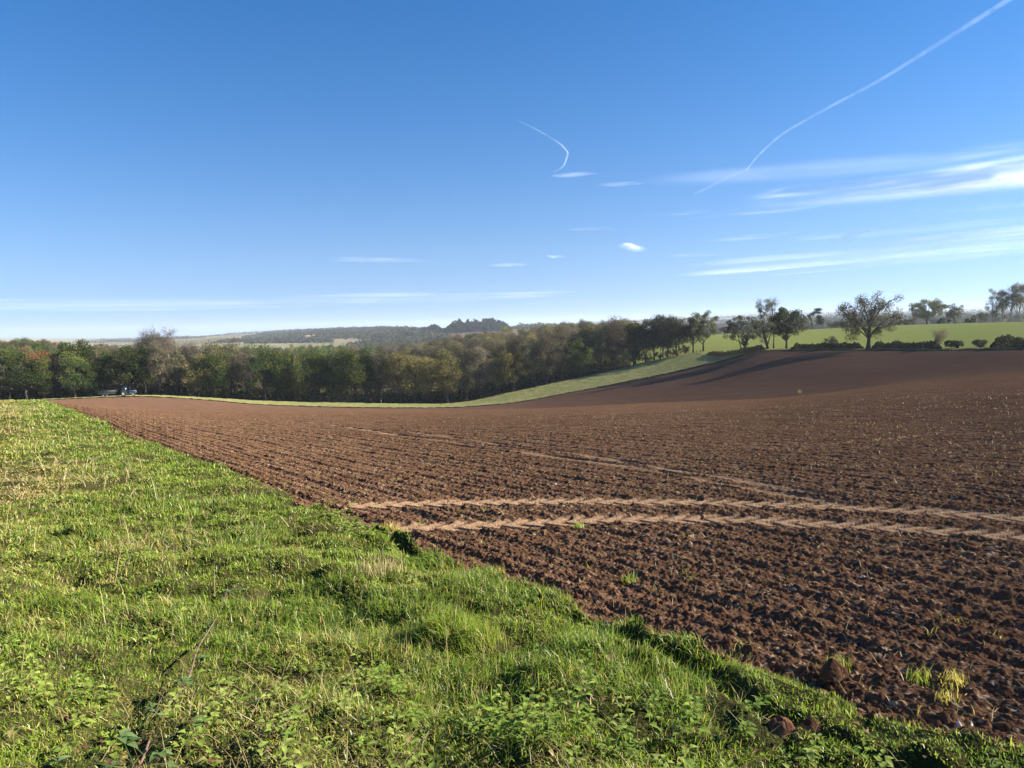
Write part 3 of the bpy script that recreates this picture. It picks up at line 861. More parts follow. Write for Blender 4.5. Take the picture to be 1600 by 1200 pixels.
tree_thing('field_tree', at(1198, 243), dict(seed=404, H=16.0, W=12, base=1.8, nclump=48, rc=1.1, nleaf=4600, size=0.32, cols=SAGE, tr=0.42, stems=4, spread=1.8, ntwig=1700, twigw=0.022, twigl=1.5, upright=0.15, top=0.8), 'tallest thin-topped twiggy tree in the middle of the hedge group', FT)
tree_thing('field_tree', at(1209, 247), dict(seed=414, H=15.8, W=4.2, base=6.0, nclump=16, rc=0.9, nleaf=300, size=0.26, cols=SAGE, tr=0.2, ntwig=700, twigw=0.022, twigl=1.8, upright=0.2), 'narrow upright bare tree poking above the hedge group', FT)
tree_thing('field_tree', at(1229, 236), dict(seed=405, H=12.8, W=11.0, base=2.4, nclump=48, rc=1.35, nleaf=8500, size=0.36, cols=[(0.065, 0.075, 0.032), (0.085, 0.09, 0.04)], tr=0.32), 'dense dark rounded tree at the right of the hedge group', FT)
tree_thing('field_tree', at(1357, 209), dict(seed=406, H=15.2, W=15.8, base=2.4, nclump=92, rc=1.3, nleaf=9000, size=0.3, cols=ASH, tr=0.5, ntwig=1900, twigw=0.02, twigl=1.3, droop=0.55, fork=0.5, flat=0.9, upright=0.1), 'large solitary spreading tree standing in the hedge', FT)
tree_thing('field_tree', at(1449, 436), dict(seed=407, H=13.8, W=17.5, base=1.8, nclump=60, rc=1.7, nleaf=7600, size=0.5, cols=SAGE, tr=0.45, ntwig=1200, twigw=0.04, twigl=1.6, fork=0.35), 'wide domed tree on the far edge of the green field', 'far trees beyond the green field')
tree_thing('field_tree', at(1491, 446), dict(seed=408, H=10.5, W=11.0, base=1.6, nclump=36, rc=1.35, nleaf=2800, size=0.42, cols=ASH, tr=0.3, ntwig=700, twigw=0.035, twigl=1.4), 'smaller pale tree right of the wide domed tree', 'far trees beyond the green field')
for i, (px, H, W, lab) in enumerate([(1553, 16.5, 8.0, 'first pale-trunked tree of the tall clump at the far right'), (1566, 17.5, 7.0, 'second slim pale-trunked tree of the far right clump'),
        (1579, 18.8, 7.5, 'tall pale-trunked tree midway along the far right clump'), (1590, 19.0, 7.0, 'tall pale-trunked tree near the right end of the far clump'), (1602, 19.4, 8.5, 'dense tall tree closing the far right clump at the picture edge')]):
    tree_thing('tall_tree', at(px, 440 + 4 * (i % 2)), dict(seed=420 + i, H=H, W=W, base=5.0 if i else 2.0, nclump=34, rc=1.3, nleaf=1500, size=0.4, cols=SAGE, tr=0.3, stems=2, spread=2.0, ntwig=1300, twigw=0.04, twigl=1.8, upright=0.18, pale=True, fork=0.6), lab, 'tall clump on the far right skyline')

# windswept pine beyond the green field: a bent trunk carrying flat plates of needles
def pine():
    o = empty('pine_tree', at(1268, 441))
    tg, cg = Geo(), Geo(); r = np.random.default_rng(9)
    T = np.array([[0, 0, -.4], [0.1, 0, 3], [-0.1, 0, 5.5], [0.8, 0, 7.5], [2.6, 0, 9.6]])
    tg.tube(T, [0.34, 0.28, 0.24, 0.2, 0.12], 7)
    for p0, p1 in (((0.6, 0, 7.2), (4.2, 0.5, 7.6)), ((0.0, 0, 5.0), (4.6, -0.4, 3.9)), ((2.2, 0, 9.2), (4.2, 0, 10.6)), ((-0.1, 0, 5.6), (-1.4, 0.3, 7.0)), ((0.4, 0, 6.6), (0.2, 0.6, 8.2))):
        p0, p1 = np.array(p0, float), np.array(p1, float); tg.tube(bez(p0, (p0 + p1) / 2 + [0, 0, .4], p1, 5), np.linspace(.12, .04, 5), 4, cap=False)
    for c, s, n in (((3.4, 0, 10.6), (1.5, 1.3, .7), 520), ((2.0, 0, 9.2), (1.4, 1.1, .6), 300), ((4.2, 0, 8.9), (0.8, 1, .5), 160), ((-1.2, .3, 7.3), (.9, .8, .6), 220), ((0.3, .4, 8.4), (1.0, 1, .5), 220),
                    ((4.4, -.3, 4.9), (1.7, 1.5, 1.1), 700), ((4.0, .2, 6.6), (1.3, 1.2, .8), 380), ((4.6, 0, 3.2), (1.2, 1.1, .6), 300), ((-0.9, 0, 5.9), (.6, .6, .4), 90)):
        P = r.normal(size=(n, 3)) * 0.6 * np.array(s) + np.array(c)
        leaf_quads(cg, P, 0.42, r, np.array(PINE)[r.integers(0, 3, n)])
    tg.build('trunk', M_bark, o, smooth=True); cg.build('crown', M_leaf, o)
    tag(o, 'windswept dark pine with leaning trunk beyond the green field', 'tree')
pine()

# ---- hedges and bushes
def hedge(px0, px1, doff, h, n, label, seed, cols=OAK, size=0.24, gap=0.0, w=1.3):
    def pts(r, n):
        px = r.uniform(px0, px1, n)
        grid = np.linspace(px0, px1, 60); a = np.interp(px, grid, [az_of(p) for p in grid])
        d = D2(a) + doff + r.normal(size=n) * w * 0.5; x, y = d * np.sin(a), d * np.cos(a)
        s = fbm(px * 0.11, px * 0 + seed, seed, 3)
        hh = h * (0.5 + 0.55 * s + 0.5 * fbm(px * 0.5, px * 0 + 3.3, seed + 9, 2) ** 1.5) * (1 - gap * (vnoise(px * 0.18, px * 0, seed + 4) > 0.7))
        hh = hh * (0.35 + 0.65 * sstep(px0, px0 + 9, px) * sstep(px1, px1 - 9, px))
        t = r.uniform(0, 1, n)
        z = Zpol(a, d) + hh * t
        c = np.array(cols)[r.integers(0, len(cols), n)] * r.uniform(0.65, 1.2, (n, 1))
        return np.stack([x, y, z], 1), c
    return leaf_mass('hedge', pts, n * 2, size, None, seed, label, 'hedge', group='hedges between plough and green field')
HC = [(0.06, 0.06, 0.032), (0.075, 0.075, 0.04), (0.05, 0.045, 0.028)]
hedge(1104, 1196, 1.0, 1.8, 5200, 'dark hedge length left of the tall tree group', 51, HC)
hedge(1236, 1350, 1.2, 1.6, 5600, 'low hedge length between the tree group and the large solitary tree', 52, HC)
hedge(1363, 1472, 1.2, 1.8, 6000, 'hedge length running right from the large solitary tree', 53, HC)
hedge(1548, 1680, 1.6, 2.3, 6500, 'taller dark hedge at the right edge of the picture', 54, HC)
def bush(px, d, h, w, label, seed, cols=HC, n=900, twig=200, name='bush', base=None, size=0.26):
    return tree_thing(name, at(px, d), dict(seed=seed, H=h, W=w, base=h * 0.06 if base is None else base, nclump=20, rc=min(h, w) * 0.21, nleaf=int(n * 1.4), flat=0.9, size=size, cols=cols, tr=0.1, stems=3, spread=0.8, ntwig=twig, twigw=0.02, twigl=h * 0.3), label, cat='bush', parts=('stem', 'crown'))
bush(1298, 219, 3.4, 4.6, 'dark bush standing in the low hedge left of the solitary tree', 61)
bush(1486, 196, 2.0, 3.2, 'left bush of the small pair at the end of the hedge', 62)
bush(1498, 195, 1.8, 2.8, 'right bush of the small pair at the end of the hedge', 63)
bush(1531, 190, 2.1, 3.4, 'single bush in the gap before the right hand hedge', 64)
bush(1467, 199, 5.0, 3.2, 'thin bare sapling rising from the end of the hedge', 65, base=1.2, cols=GREY, n=120, twig=420, name='sapling')
FB = [(0.05, 0.055, 0.035), (0.07, 0.07, 0.05)]
for i, (px, d, h, w, lab) in enumerate([
    (1306, 446, 4.0, 9, 'grey bush on the skyline right of the leaning pine'), (1322, 447, 3.6, 8, 'grey bush on the skyline touching the solitary tree outline'),
    (1420, 446, 3.0, 7, 'low dark bush left of the wide domed tree'), (1474, 447, 3.0, 8, 'low dark bush between the domed tree and the pale tree'), (1516, 446, 2.8, 6, 'low bush left of the dark round bush on the skyline'),
    (1532, 446, 5.4, 8, 'dark round bush left of the tall far right clump'), (1398, 447, 2.4, 8, 'flat low bush just right of the solitary tree on the skyline'),
    (1134, 444, 4.5, 9, 'dark bush seen between the round crowned and the open spreading trees'), (1248, 446, 3.0, 6, 'low bush on the skyline between tree group and pine')]):
    bush(px, d, h, w, lab, 70 + i, cols=FB, n=700, twig=150, size=0.45)
bush(1006, 288, 3.8, 7.0, 'brown thicket closing the foot of the slim grey green tree', 83, cols=[(0.1, 0.085, 0.05), (0.12, 0.1, 0.05)], n=1200)
bush(1030, 290, 3.0, 7.0, 'middle thicket under the open row of trunks', 84, cols=[(0.1, 0.085, 0.05), (0.1, 0.11, 0.05)], n=1100)
bush(1070, 287, 3.6, 5.5, 'brown thicket under the last trees of the wood', 81, cols=[(0.07, 0.055, 0.035), (0.09, 0.07, 0.045)], n=900)
bush(1052, 289, 3.2, 6.0, 'lower brown thicket among the open trunks', 82, cols=[(0.07, 0.055, 0.035), (0.09, 0.07, 0.045)], n=900)

# ---- far hills: hedgerow trees and woods as masses
def far_wood(seed, n, lines, size):
    def pts(r, n):
        X = []
        for (px0, d0, px1, d1, w, h, share) in lines:
            m = max(1, int(n * share)); t = r.uniform(0, 1, m)
            d = d0 + (d1 - d0) * t + r.normal(size=m) * w; px = px0 + (px1 - px0) * t
            a = np.interp(px, np.linspace(-200, 1800, 60), [az_of(p) for p in np.linspace(-200, 1800, 60)])
            x, y = d * np.sin(a), d * np.cos(a)
            lump = 0.35 + 0.75 * fbm(px * 0.16, d * 0.02, seed, 3)
            X.append(np.stack([x, y, Zpol(a, d) - 1 + h * lump * np.clip(np.minimum(t, 1 - t) / 0.18, 0.15, 1) ** 0.6 * r.uniform(0, 1, m)], 1))
        P = np.concatenate(X)
        c = np.array([(0.055, 0.062, 0.035), (0.075, 0.07, 0.04), (0.045, 0.052, 0.032)])[r.integers(0, 3, len(P))] * r.uniform(0.8, 1.2, (len(P), 1))
        return P, c
    return pts
leaf_mass('distant_woods', far_wood(3, 9000, [(692, 1880, 800, 1960, 35, 34, 1.0), (655, 1980, 690, 2000, 20, 22, 0.25)], 7), 13000, 5.0, None, 31, 'blue grey wood covering the distant hilltop', kind='stuff')
leaf_mass('distant_woods', far_wood(5, 9000, [(300, 5000, 640, 4100, 40, 20, .3), (420, 3300, 640, 2500, 50, 20, .2), (470, 2300, 700, 1750, 60, 18, .25), (560, 1650, 720, 1500, 60, 15, .2), (330, 2350, 480, 2150, 50, 16, .2), (380, 3300, 620, 3000, 150, 14, .3), (440, 2700, 690, 2150, 120, 16, .35), (540, 1500, 700, 1350, 90, 14, .25), (400, 4200, 560, 3900, 60, 22, .2), (520, 3700, 660, 3300, 60, 20, .2), (560, 2900, 640, 2700, 30, 18, .15), (380, 2050, 520, 1900, 40, 14, .2), (600, 2500, 700, 2450, 50, 18, .25), (140, 4200, 320, 4000, 80, 18, .15), (800, 2500, 900, 2600, 60, 24, .15),
    (400, 2800, 560, 2400, 160, 15, .2), (560, 2000, 690, 1850, 30, 14, .15), (130, 5200, 300, 5000, 60, 20, .12)], 9), 14000, 6.0, None, 32, 'hazy hedgerow trees scattered over the far hillside', kind='stuff')
leaf_mass('distant_woods', far_wood(7, 9000, [(1090, 1200, 1700, 1100, 60, 12, .3), (1080, 2200, 1700, 2000, 120, 22, .35), (1080, 4000, 1700, 3800, 200, 30, .4), (1060, 7000, 1700, 6500, 300, 40, .3), (1060, 11000, 1700, 10500, 400, 60, .3)], 10), 16000, 12, None, 33, 'blue plain of far trees beyond the green field', kind='stuff')

# ------------------------------------------------------------------ grass, weeds, straw
SQ = math.sqrt(1 + LK * LK)
def edge_in(x, y): return (LC - x - LK * y) / SQ        # metres inside the verge
def blades(P, L, w, az, lean, C, seed, curl=0.5):
    """bent grass blades: five points each"""
    n = len(P)
    r = np.random.default_rng(seed)
    dx, dy = np.sin(az), np.cos(az)
    side = r.uniform(0, 2 * np.pi, n)
    sxv = np.stack([np.cos(side), np.sin(side), np.zeros(n)], 1)
    fwd = np.stack([dx, dy, np.zeros(n)], 1)
    up = np.array([0, 0, 1.0])
    m = P + (L * 0.55)[:, None] * (up * np.cos(lean * 0.6)[:, None] + fwd * np.sin(lean * 0.6)[:, None])
    t = m + (L * 0.5)[:, None] * (up * np.cos(lean * (1 + curl))[:, None] + fwd * np.sin(lean * (1 + curl))[:, None])
    h = (w / 2)[:, None]
    V = np.stack([P - sxv * h, P + sxv * h, m + sxv * h * 0.8, m - sxv * h * 0.8, t], 1).reshape(-1, 3)
    b = np.arange(n)[:, None] * 5
    return V, [b + np.array([[0, 1, 2, 3]]), b + np.array([[3, 2, 4]])], np.repeat(C, 5, 0)

GREEN = np.array([(0.213, 0.328, 0.029), (0.262, 0.374, 0.037), (0.165, 0.276, 0.029), (0.323, 0.402, 0.051)])
YELL = np.array([(0.446, 0.403, 0.087), (0.517, 0.430, 0.116), (0.389, 0.383, 0.069)])
STRAW = np.array([(0.529, 0.437, 0.209), (0.437, 0.345, 0.154), (0.598, 0.517, 0.275), (0.345, 0.241, 0.110)])
DARK = np.array([(0.125, 0.209, 0.026), (0.156, 0.237, 0.034)])

def verge_points(r, n, dmin, dmax, d0):
    """random points of the verge, thinning with distance"""
    u = r.uniform(0, 1, n)
    f0, f1 = math.log(1 + (dmin / d0) ** 2), math.log(1 + (dmax / d0) ** 2)
    d = d0 * np.sqrt(np.exp(f0 + (f1 - f0) * u) - 1)
    a = r.uniform(R(-52), R(52), n)
    ok = d < verge_edge(a) + 0.03
    return a[ok], d[ok]

def grass_colour(r, x, y, d, e):
    n = len(x)
    pt = fbm(x * 0.35, y * 0.35, 101, 3); pf = fbm(x * 1.6, y * 1.6, 103, 2)
    dryness = np.clip(0.14 + 0.6 * sstep(0.42, 0.62, pt) * sstep(1.0, 4.0, e) + 0.25 * sstep(0.58, 0.75, pf) + 0.62 * sstep(1.6, 5.5, e) * sstep(4, 11, d), 0, 0.9)
    q = r.uniform(0, 1, n)
    C = GREEN[r.integers(0, 4, n)]
    lush = sstep(0.5, 0.66, fbm(x * 0.8 + 40, y * 0.8, 107, 2))
    C = np.where((q < 0.55 * lush)[:, None], DARK[r.integers(0, 2, n)], C)
    q2 = r.uniform(0, 1, n)
    C = np.where((q2 < dryness)[:, None], YELL[r.integers(0, 3, n)], C)
    C = np.where((q2 < dryness * 0.36)[:, None], STRAW[r.integers(0, 4, n)], C)
    return C * r.uniform(0.75, 1.25, (n, 1)), dryness, lush

def make_grass():
    r = np.random.default_rng(11)
    a, d = verge_points(r, 1350000, 1.6, 112, 4.5)
    x, y = d * np.sin(a), d * np.cos(a); e = edge_in(x, y)
    bare = fbm(x * 1.1 + 7, y * 1.1, 111, 3)
    keep = r.uniform(0, 1, len(x)) > 0.9 * sstep(0.60, 0.72, bare)
    x, y, d, e = x[keep], y[keep], d[keep], e[keep]
    C, dry, lush = grass_colour(r, x, y, d, e)
    n = len(x)
    tuft = fbm(x * 2.2, y * 2.2, 121, 2)
    L = (0.021 + 0.036 * tuft + 0.04 * lush) * r.uniform(0.5, 1.5, n) * (1 + 0.018 * np.clip(d, 0, 60)) * np.clip(0.65 + e, 0.75, 1)
    w = np.maximum(0.0052, 0.00105 * d) * r.uniform(0.7, 1.3, n)
    az = 2 * np.pi * fbm(x * 0.9, y * 0.9, 131, 2) * 2 + r.normal(size=n) * 1.5
    lean = np.clip(0.9 + 0.5 * r.normal(size=n) + 0.4 * dry, 0.05, 1.4)
    P = np.stack([x, y, verge_z(x, y) - 0.01], 1)
    V, F_, Cv = blades(P, L, w, az, lean, C, 12)
    return tag(obj_np('grass', V, F_, M_blade, attrs={'col': Cv}), kind='stuff')
make_grass()

def make_thatch():
    """flattened dry stems and a few upright pale stalks"""
    r = np.random.default_rng(14)
    a, d = verge_points(r, 60000, 1.6, 70, 5.0)
    x, y = d * np.sin(a), d * np.cos(a); e = edge_in(x, y)
    p = sstep(0.45, 0.68, fbm(x * 0.35, y * 0.35, 101, 3)) * sstep(0.6, 3, e) + 0.5 * sstep(0.6, 0.72, fbm(x * 1.1 + 7, y * 1.1, 111, 3))
    k = r.uniform(0, 1, len(x)) < p
    x, y, d, e = x[k], y[k], d[k], e[k]; n = len(x)
    L = r.uniform(0.06, 0.22, n) * (1 + 0.02 * d); w = np.maximum(0.003, 0.0009 * d)
    P = np.stack([x, y, verge_z(x, y) + 0.015], 1)
    V1, F1, C1 = blades(P, L, w, r.uniform(0, 6.28, n), r.uniform(1.1, 1.6, n), STRAW[r.integers(0, 4, n)] * r.uniform(0.7, 1.1, (n, 1)), 15, 0.05)
    a, d = verge_points(r, 2600, 2.2, 90, 12.0)
    x, y = d * np.sin(a), d * np.cos(a); e = edge_in(x, y)
    k = e > 1.2; x, y, d = x[k], y[k], d[k]; n = len(x)
    L = r.uniform(0.16, 0.42, n); w = np.maximum(0.0035, 0.0008 * d)
    P = np.stack([x, y, verge_z(x, y)], 1)
    V2, F2, C2 = blades(P, L, w, r.uniform(0, 6.28, n), r.uniform(0.05, 0.6, n), STRAW[r.integers(0, 3, n)], 16, 0.2)
    F2 = [f + len(V1) for f in F2]
    tag(obj_np('dry_grass', np.concatenate([V1, V2]), [np.concatenate([F1[0], F2[0]]), np.concatenate([F1[1], F2[1]])], M_blade, attrs={'col': np.concatenate([C1, C2])}), kind='stuff')
make_thatch()

def leaves(O, D, L, W, C, r, fold=0.25, sag=0.25):
    """folded pointed leaves: eight points each"""
    n = len(O)
    D = D / np.linalg.norm(D, axis=1)[:, None]
    S = np.cross(D, np.array([0, 0, 1.0])) + 1e-6; S /= np.linalg.norm(S, axis=1)[:, None]
    U = np.cross(S, D)
    L = L[:, None]; W = W[:, None]
    c1 = O + D * L * 0.3 + U * L * 0.03; c2 = O + D * L * 0.65 - U * L * 0.04; tip = O + D * L - U * L * sag
    V = np.stack([O, c1 - S * W * .5 + U * W * fold, c1, c1 + S * W * .5 + U * W * fold, c2 - S * W * .36 + U * W * fold * .7 - U * L * .04, c2, c2 + S * W * .36 + U * W * fold * .7 - U * L * .04, tip], 1).reshape(-1, 3)
    b = np.arange(n)[:, None] * 8
    tri = np.concatenate([b + np.array([[q]]).reshape(1, 3) for q in ((0, 1, 2), (0, 2, 3), (4, 7, 5), (5, 7, 6))])
    qd = np.concatenate([b + np.array([[q]]).reshape(1, 4) for q in ((1, 4, 5, 2), (2, 5, 6, 3))])
    return V, [qd, tri], np.repeat(C, 8, 0)

WEED = np.array([(0.180, 0.258, 0.040), (0.226, 0.298, 0.052), (0.143, 0.212, 0.035), (0.270, 0.330, 0.075)])
def make_weeds():
    r = np.random.default_rng(21); g = Geo()
    a, d = verge_points(r, 30000, 1.7, 26, 3.6)
    x, y = d * np.sin(a), d * np.cos(a); e = edge_in(x, y)
    px, py = np.empty(len(x)), np.empty(len(x))
    z0 = Zpol(a, d); P = np.stack([x, y, z0 - EYE], 1) @ np.array(CM)
    px, py = 800 + F * P[:, 0] / -P[:, 2], 600 - F * P[:, 1] / -P[:, 2]
    def blob(cx_, cy_, wx, wy): return np.exp(-((px - cx_) / wx) ** 2 - ((py - cy_) / wy) ** 2)
    m = 1.0 * blob(640, 1110, 190, 60) + .9 * blob(820, 1150, 160, 60) + .8 * blob(620, 1180, 120, 40) + .6 * blob(60, 1090, 90, 60) + .7 * blob(150, 1180, 120, 50) + .5 * blob(470, 1000, 70, 50) \
        + .8 * blob(590, 865, 60, 22) + .6 * blob(530, 835, 40, 15) + .6 * blob(690, 880, 25, 15) + .6 * blob(340, 760, 30, 10) + .5 * blob(200, 985, 60, 25) + .6 * blob(930, 1090, 80, 40) + .5 * blob(1060, 1160, 60, 40) + .4 * blob(610, 940, 40, 20) + .45 * blob(420, 860, 60, 18)
    m = m * (0.1 + 1.3 * sstep(0.45, 0.6, fbm(x * 2.4, y * 2.4, 141, 2))) + 0.22 * sstep(0.6, 0.72, fbm(x * 0.9, y * 0.9, 145, 2))
    k = r.uniform(0, 1, len(x)) < m * 0.25
    x, y, d, m = x[k], y[k], d[k], m[k]
    z = verge_z(x, y)
    for i in range(len(x)):
        h = r.uniform(0.07, 0.2) * (0.6 + 0.5 * min(m[i], 1)); s = max(1.0, d[i] / 7)
        top = np.array([x[i] + r.normal() * 0.05, y[i] + r.normal() * 0.05, z[i] + h]); bot = np.array([x[i], y[i], z[i] - 0.02])
        nl = int(r.integers(7, 13)); f = np.linspace(0.3, 1, nl); ang = np.arange(nl) * 2.4 + r.uniform(0, 6)
        O = bot + (top - bot) * f[:, None]
        D = np.stack([np.cos(ang), np.sin(ang), 0.25 + 0.3 * (f - 0.5) + 0.15 * r.normal(size=nl)], 1)
        Lf = r.uniform(0.028, 0.058, nl) * s * (1.15 - 0.35 * f)
        V, Fq, Cv = leaves(O + D * 0.01, D, Lf, Lf * r.uniform(0.55, 0.8), WEED[r.integers(0, 4)] * r.uniform(0.8, 1.25, (nl, 1)), r)
        g.add(V, Fq, Cv)
    print('WEEDS', len(x))
    tag(g.build('weeds', M_weed), kind='stuff')
make_weeds()

def field_points(r, n, dmin, dmax, d0):
    u = r.uniform(0, 1, n)
    f0, f1 = math.log(1 + (dmin / d0) ** 2), math.log(1 + (dmax / d0) ** 2)
    d = d0 * np.sqrt(np.exp(f0 + (f1 - f0) * u) - 1); a = r.uniform(R(-33), R(60), n)
    ok = d > verge_edge(a) + 0.05
    a, d = a[ok], d[ok]
    return d * np.sin(a), d * np.cos(a), d

# heights of the finished ploughed surface, for laying things on it
def field_z(x, y):
    x = np.asarray(x, float); y = np.asarray(y, float)
    d = np.hypot(x, y)
    return Z(x, y) - 0.07 + soil_relief(x, y, d, np.full_like(d, 0.02) * np.maximum(d / 5, 0.5))

def make_straw():
    r = np.random.default_rng(25)
    x, y, d = field_points(r, 26000, 2.2, 48, 7.0)
    patch = sstep(0.35, 0.65, fbm(x * 0.4, y * 0.4, 151, 3))
    k = r.uniform(0, 1, len(x)) < 0.3 + 0.7 * patch
    x, y, d = x[k], y[k], d[k]; n = len(x)
    L = r.uniform(0.03, 0.12, n); w = np.maximum(0.004, 0.00045 * d) * r.uniform(0.6, 1.3, n)
    P = np.stack([x, y, field_z(x, y) + 0.012], 1)
    V, F_, C = blades(P, L, w, r.uniform(0, 6.28, n), r.uniform(0.9, 1.6, n), STRAW[r.integers(0, 4, n)] * r.uniform(0.5, 1.0, (n, 1)), 26, 0.1)
    tag(obj_np('straw', V, F_, M_blade, attrs={'col': C}), kind='stuff')
make_straw()

def make_seedlings():
    """sparse green shoots near the verge"""
    r = np.random.default_rng(28)
    x, y, d = field_points(r, 9000, 2.2, 60, 6.0)
    e = -edge_in(x, y)
    k = r.uniform(0, 1, len(x)) < 0.5 * np.exp(-e / 0.7) * (fbm(x * 1.5, y * 1.5, 161, 2) > 0.5)
    x, y, d = x[k], y[k], d[k]
    x = np.repeat(x, 7) + r.normal(size=len(x) * 7) * 0.03; y = np.repeat(y, 7) + r.normal(size=len(y) * 7) * 0.03; d = np.hypot(x, y); n = len(x)
    P = np.stack([x, y, field_z(x, y) - 0.01], 1)
    V, F_, C = blades(P, r.uniform(0.03, 0.1, n), np.maximum(0.004, 0.0009 * d), r.uniform(0, 6.28, n), r.uniform(0.2, 1.1, n), np.concatenate([GREEN, YELL])[r.integers(0, 7, n)], 29)
    tag(obj_np('green_shoots', V, F_, M_blade, attrs={'col': C}), kind='stuff')
make_seedlings()

# ------------------------------------------------------------------ single things in the foreground
def clod_mesh(name, rx, ry, h, seed, mt, parent=None, loc=(0, 0, 0), n=26):
    t, p = np.meshgrid(np.linspace(0, 1, n), np.linspace(0, 2 * np.pi, n * 2, endpoint=False), indexing='ij')
    rad = t; z = h * np.sqrt(np.clip(1 - t ** 2, 0, 1)) ** 0.7
    rad = np.sin(t * np.pi / 2)
    t = rad; bx, by = np.cos(p) * rad, np.sin(p) * rad
    nz = fbm(bx * 2.1 + seed, by * 2.1, seed, 3); nf = clods(bx * 1.0 + seed, by, 0.4, seed)
    wob = 0.75 + 0.5 * vnoise(np.cos(p) * 1.6 + seed, np.sin(p) * 1.6, seed + 3)
    V = np.stack([bx * rx * wob, by * ry * wob, z * (0.8 + 0.3 * nz) + nf * h * 0.25 * (1 - t ** 3) - 0.06 * t], -1).reshape(-1, 3)
    m = n * 2
    i = np.arange(n - 1)[:, None] * m; j = np.arange(m)[None]
    q = np.stack([i + j, i + m + j, i + m + (j + 1) % m, i + (j + 1) % m], -1).reshape(-1, 4)
    at_ = {'track': np.zeros(len(V)), 'smoothsoil': np.zeros(len(V)), 'graze_shade': np.zeros(len(V))}
    o = obj_np(name, V, [q], mt, parent=parent, attrs=at_, smooth=True)
    o.location = loc
    return o
M_redsoil = mat('bare_red_soil', lambda n: n.diffuse(n.mix(n.ramp(n.noise(30, 4), 0.35, 0.7), (0.15, 0.07, 0.04), (0.25, 0.125, 0.075)), n.bump(n.noise(60, 3), 0.02)))

def spot(px, py, soil=True, dz=0.0):
    x, y = hit(px, py, 300)
    z = float(field_z(np.array([x]), np.array([y]))[0]) if soil else float(verge_z(np.array([x]), np.array([y]))[0])
    return Vector((x, y, z + dz))

o = clod_mesh('molehill', 0.085, 0.08, 0.075, 3, M_redsoil, loc=spot(1218, 1136, False))
tag(o, 'smooth reddish brown mound of earth sitting in the grass edge', 'molehill')
for px, py, rx, ry, h, lab in [(1268, 1118, 0.07, 0.07, 0.05, 'dark lump of earth right of the smooth red mound'), (1010, 1020, 0.14, 0.06, 0.05, 'long dark clod under the overhanging turf at the bank'),
        (343, 748, 0.24, 0.15, 0.16, 'dark clod poking out of the grass near the upper verge edge'), (1300, 1048, 0.08, 0.06, 0.05, 'dark tilted clod with grass on top on the soil')]:
    o = clod_mesh('earth_clod', rx, ry, h, int(px), M_soil, loc=spot(px, py, px < 1000 or px == 1268))
    tag(o, lab, 'clod', 'clods along the verge')

def tuft(px, py, n, rad, h, cols, lab, soil=True, mound=0.0, name='grass_tuft', lean=0.6):
    r = np.random.default_rng(int(px * 7 + py)); p = spot(px, py, soil)
    o = empty(name, p)
    ang, q = r.uniform(0, 6.28, n), np.sqrt(r.uniform(0, 1, n)) * rad
    x, y = np.cos(ang) * q, np.sin(ang) * q * 0.8
    z = mound * (1 - (q / rad) ** 2) * 0.9
    d = math.hypot(p.x, p.y)
    if mound > 0:
        clod_mesh('sod', rad * 1.1, rad * 0.95, mound, int(px + py), M_soil if soil else M_thatch, parent=o)
    V, F_, C = blades(np.stack([x, y, z - 0.01], 1), h * r.uniform(0.5, 1.3, n), np.full(n, max(0.004, 0.001 * d)), ang + r.normal(size=n) * 0.7, np.clip(r.normal(size=n) * 0.35 + lean, 0.05, 1.4), np.array(cols)[r.integers(0, len(cols), n)] * r.uniform(0.75, 1.2, (n, 1)), 3)
    obj_np('blades', V, F_, M_blade, parent=o, attrs={'col': C})
    return tag(o, lab, 'grass tuft', 'single tufts at the field edge')
YG = np.concatenate([GREEN[1:], YELL[:1]])
for args in [
    (1165, 1052, 420, 0.16, 0.06, YG, 'bright green turf clump broken away from the verge onto soil', True, 0.025),
    (1215, 1066, 420, 0.17, 0.06, YG, 'bright green turf clump right of the first broken clump', True, 0.025),
    (1308, 1032, 110, 0.09, 0.08, YG, 'small tuft growing on the dark tilted clod', True, 0.05),
    (1437, 1046, 70, 0.07, 0.09, YG, 'sparse upright tuft alone on the soil right of the tilted clod', True, 0.02),
    (1490, 1052, 80, 0.09, 0.07, YELL, 'yellowish tuft right of the sparse upright tuft', True, 0.03),
    (1478, 1080, 60, 0.07, 0.06, YELL, 'small yellowish tuft below the other soil tufts', True, 0.02),
    (1400, 1125, 320, 0.14, 0.05, YG, 'wide green tuft just above the verge near the pale stones', True, 0.015),
    (1300, 1100, 260, 0.12, 0.05, YG, 'green tuft beside the dark lump of earth', True, 0.015),
    (770, 886, 120, 0.11, 0.09, YELL, 'thin pale green tuft on the soil close to the verge', True, 0.02),
    (983, 897, 70, 0.07, 0.09, YG, 'lone green tuft out on the soil below the wheel tracks', True, 0.02),
    (606, 818, 90, 0.12, 0.11, YELL, 'pale tuft where the wheel tracks leave the verge', True, 0.02),
    (905, 817, 60, 0.08, 0.09, YG, 'small tuft on the lower wheel track', True, 0.01),
    (1250, 614, 30, 0.4, 0.6, STRAW * 0.5, 'dry weed clump standing on the crest of the plough', True, 0.0)]:
    tuft(*args)
tuft(592, 915, 170, 0.2, 0.17, STRAW, 'tan dry grass tussock in the green verge', False, 0.0, 'dry_tussock', 0.45)
tuft(700, 1010, 900, 0.2, 0.13, YG, 'rounded bright green hump casting a dark shadow on the verge', False, 0.14)
tuft(745, 1018, 900, 0.2, 0.12, YG, 'rounded bright green hump right of the shadowed one', False, 0.13)

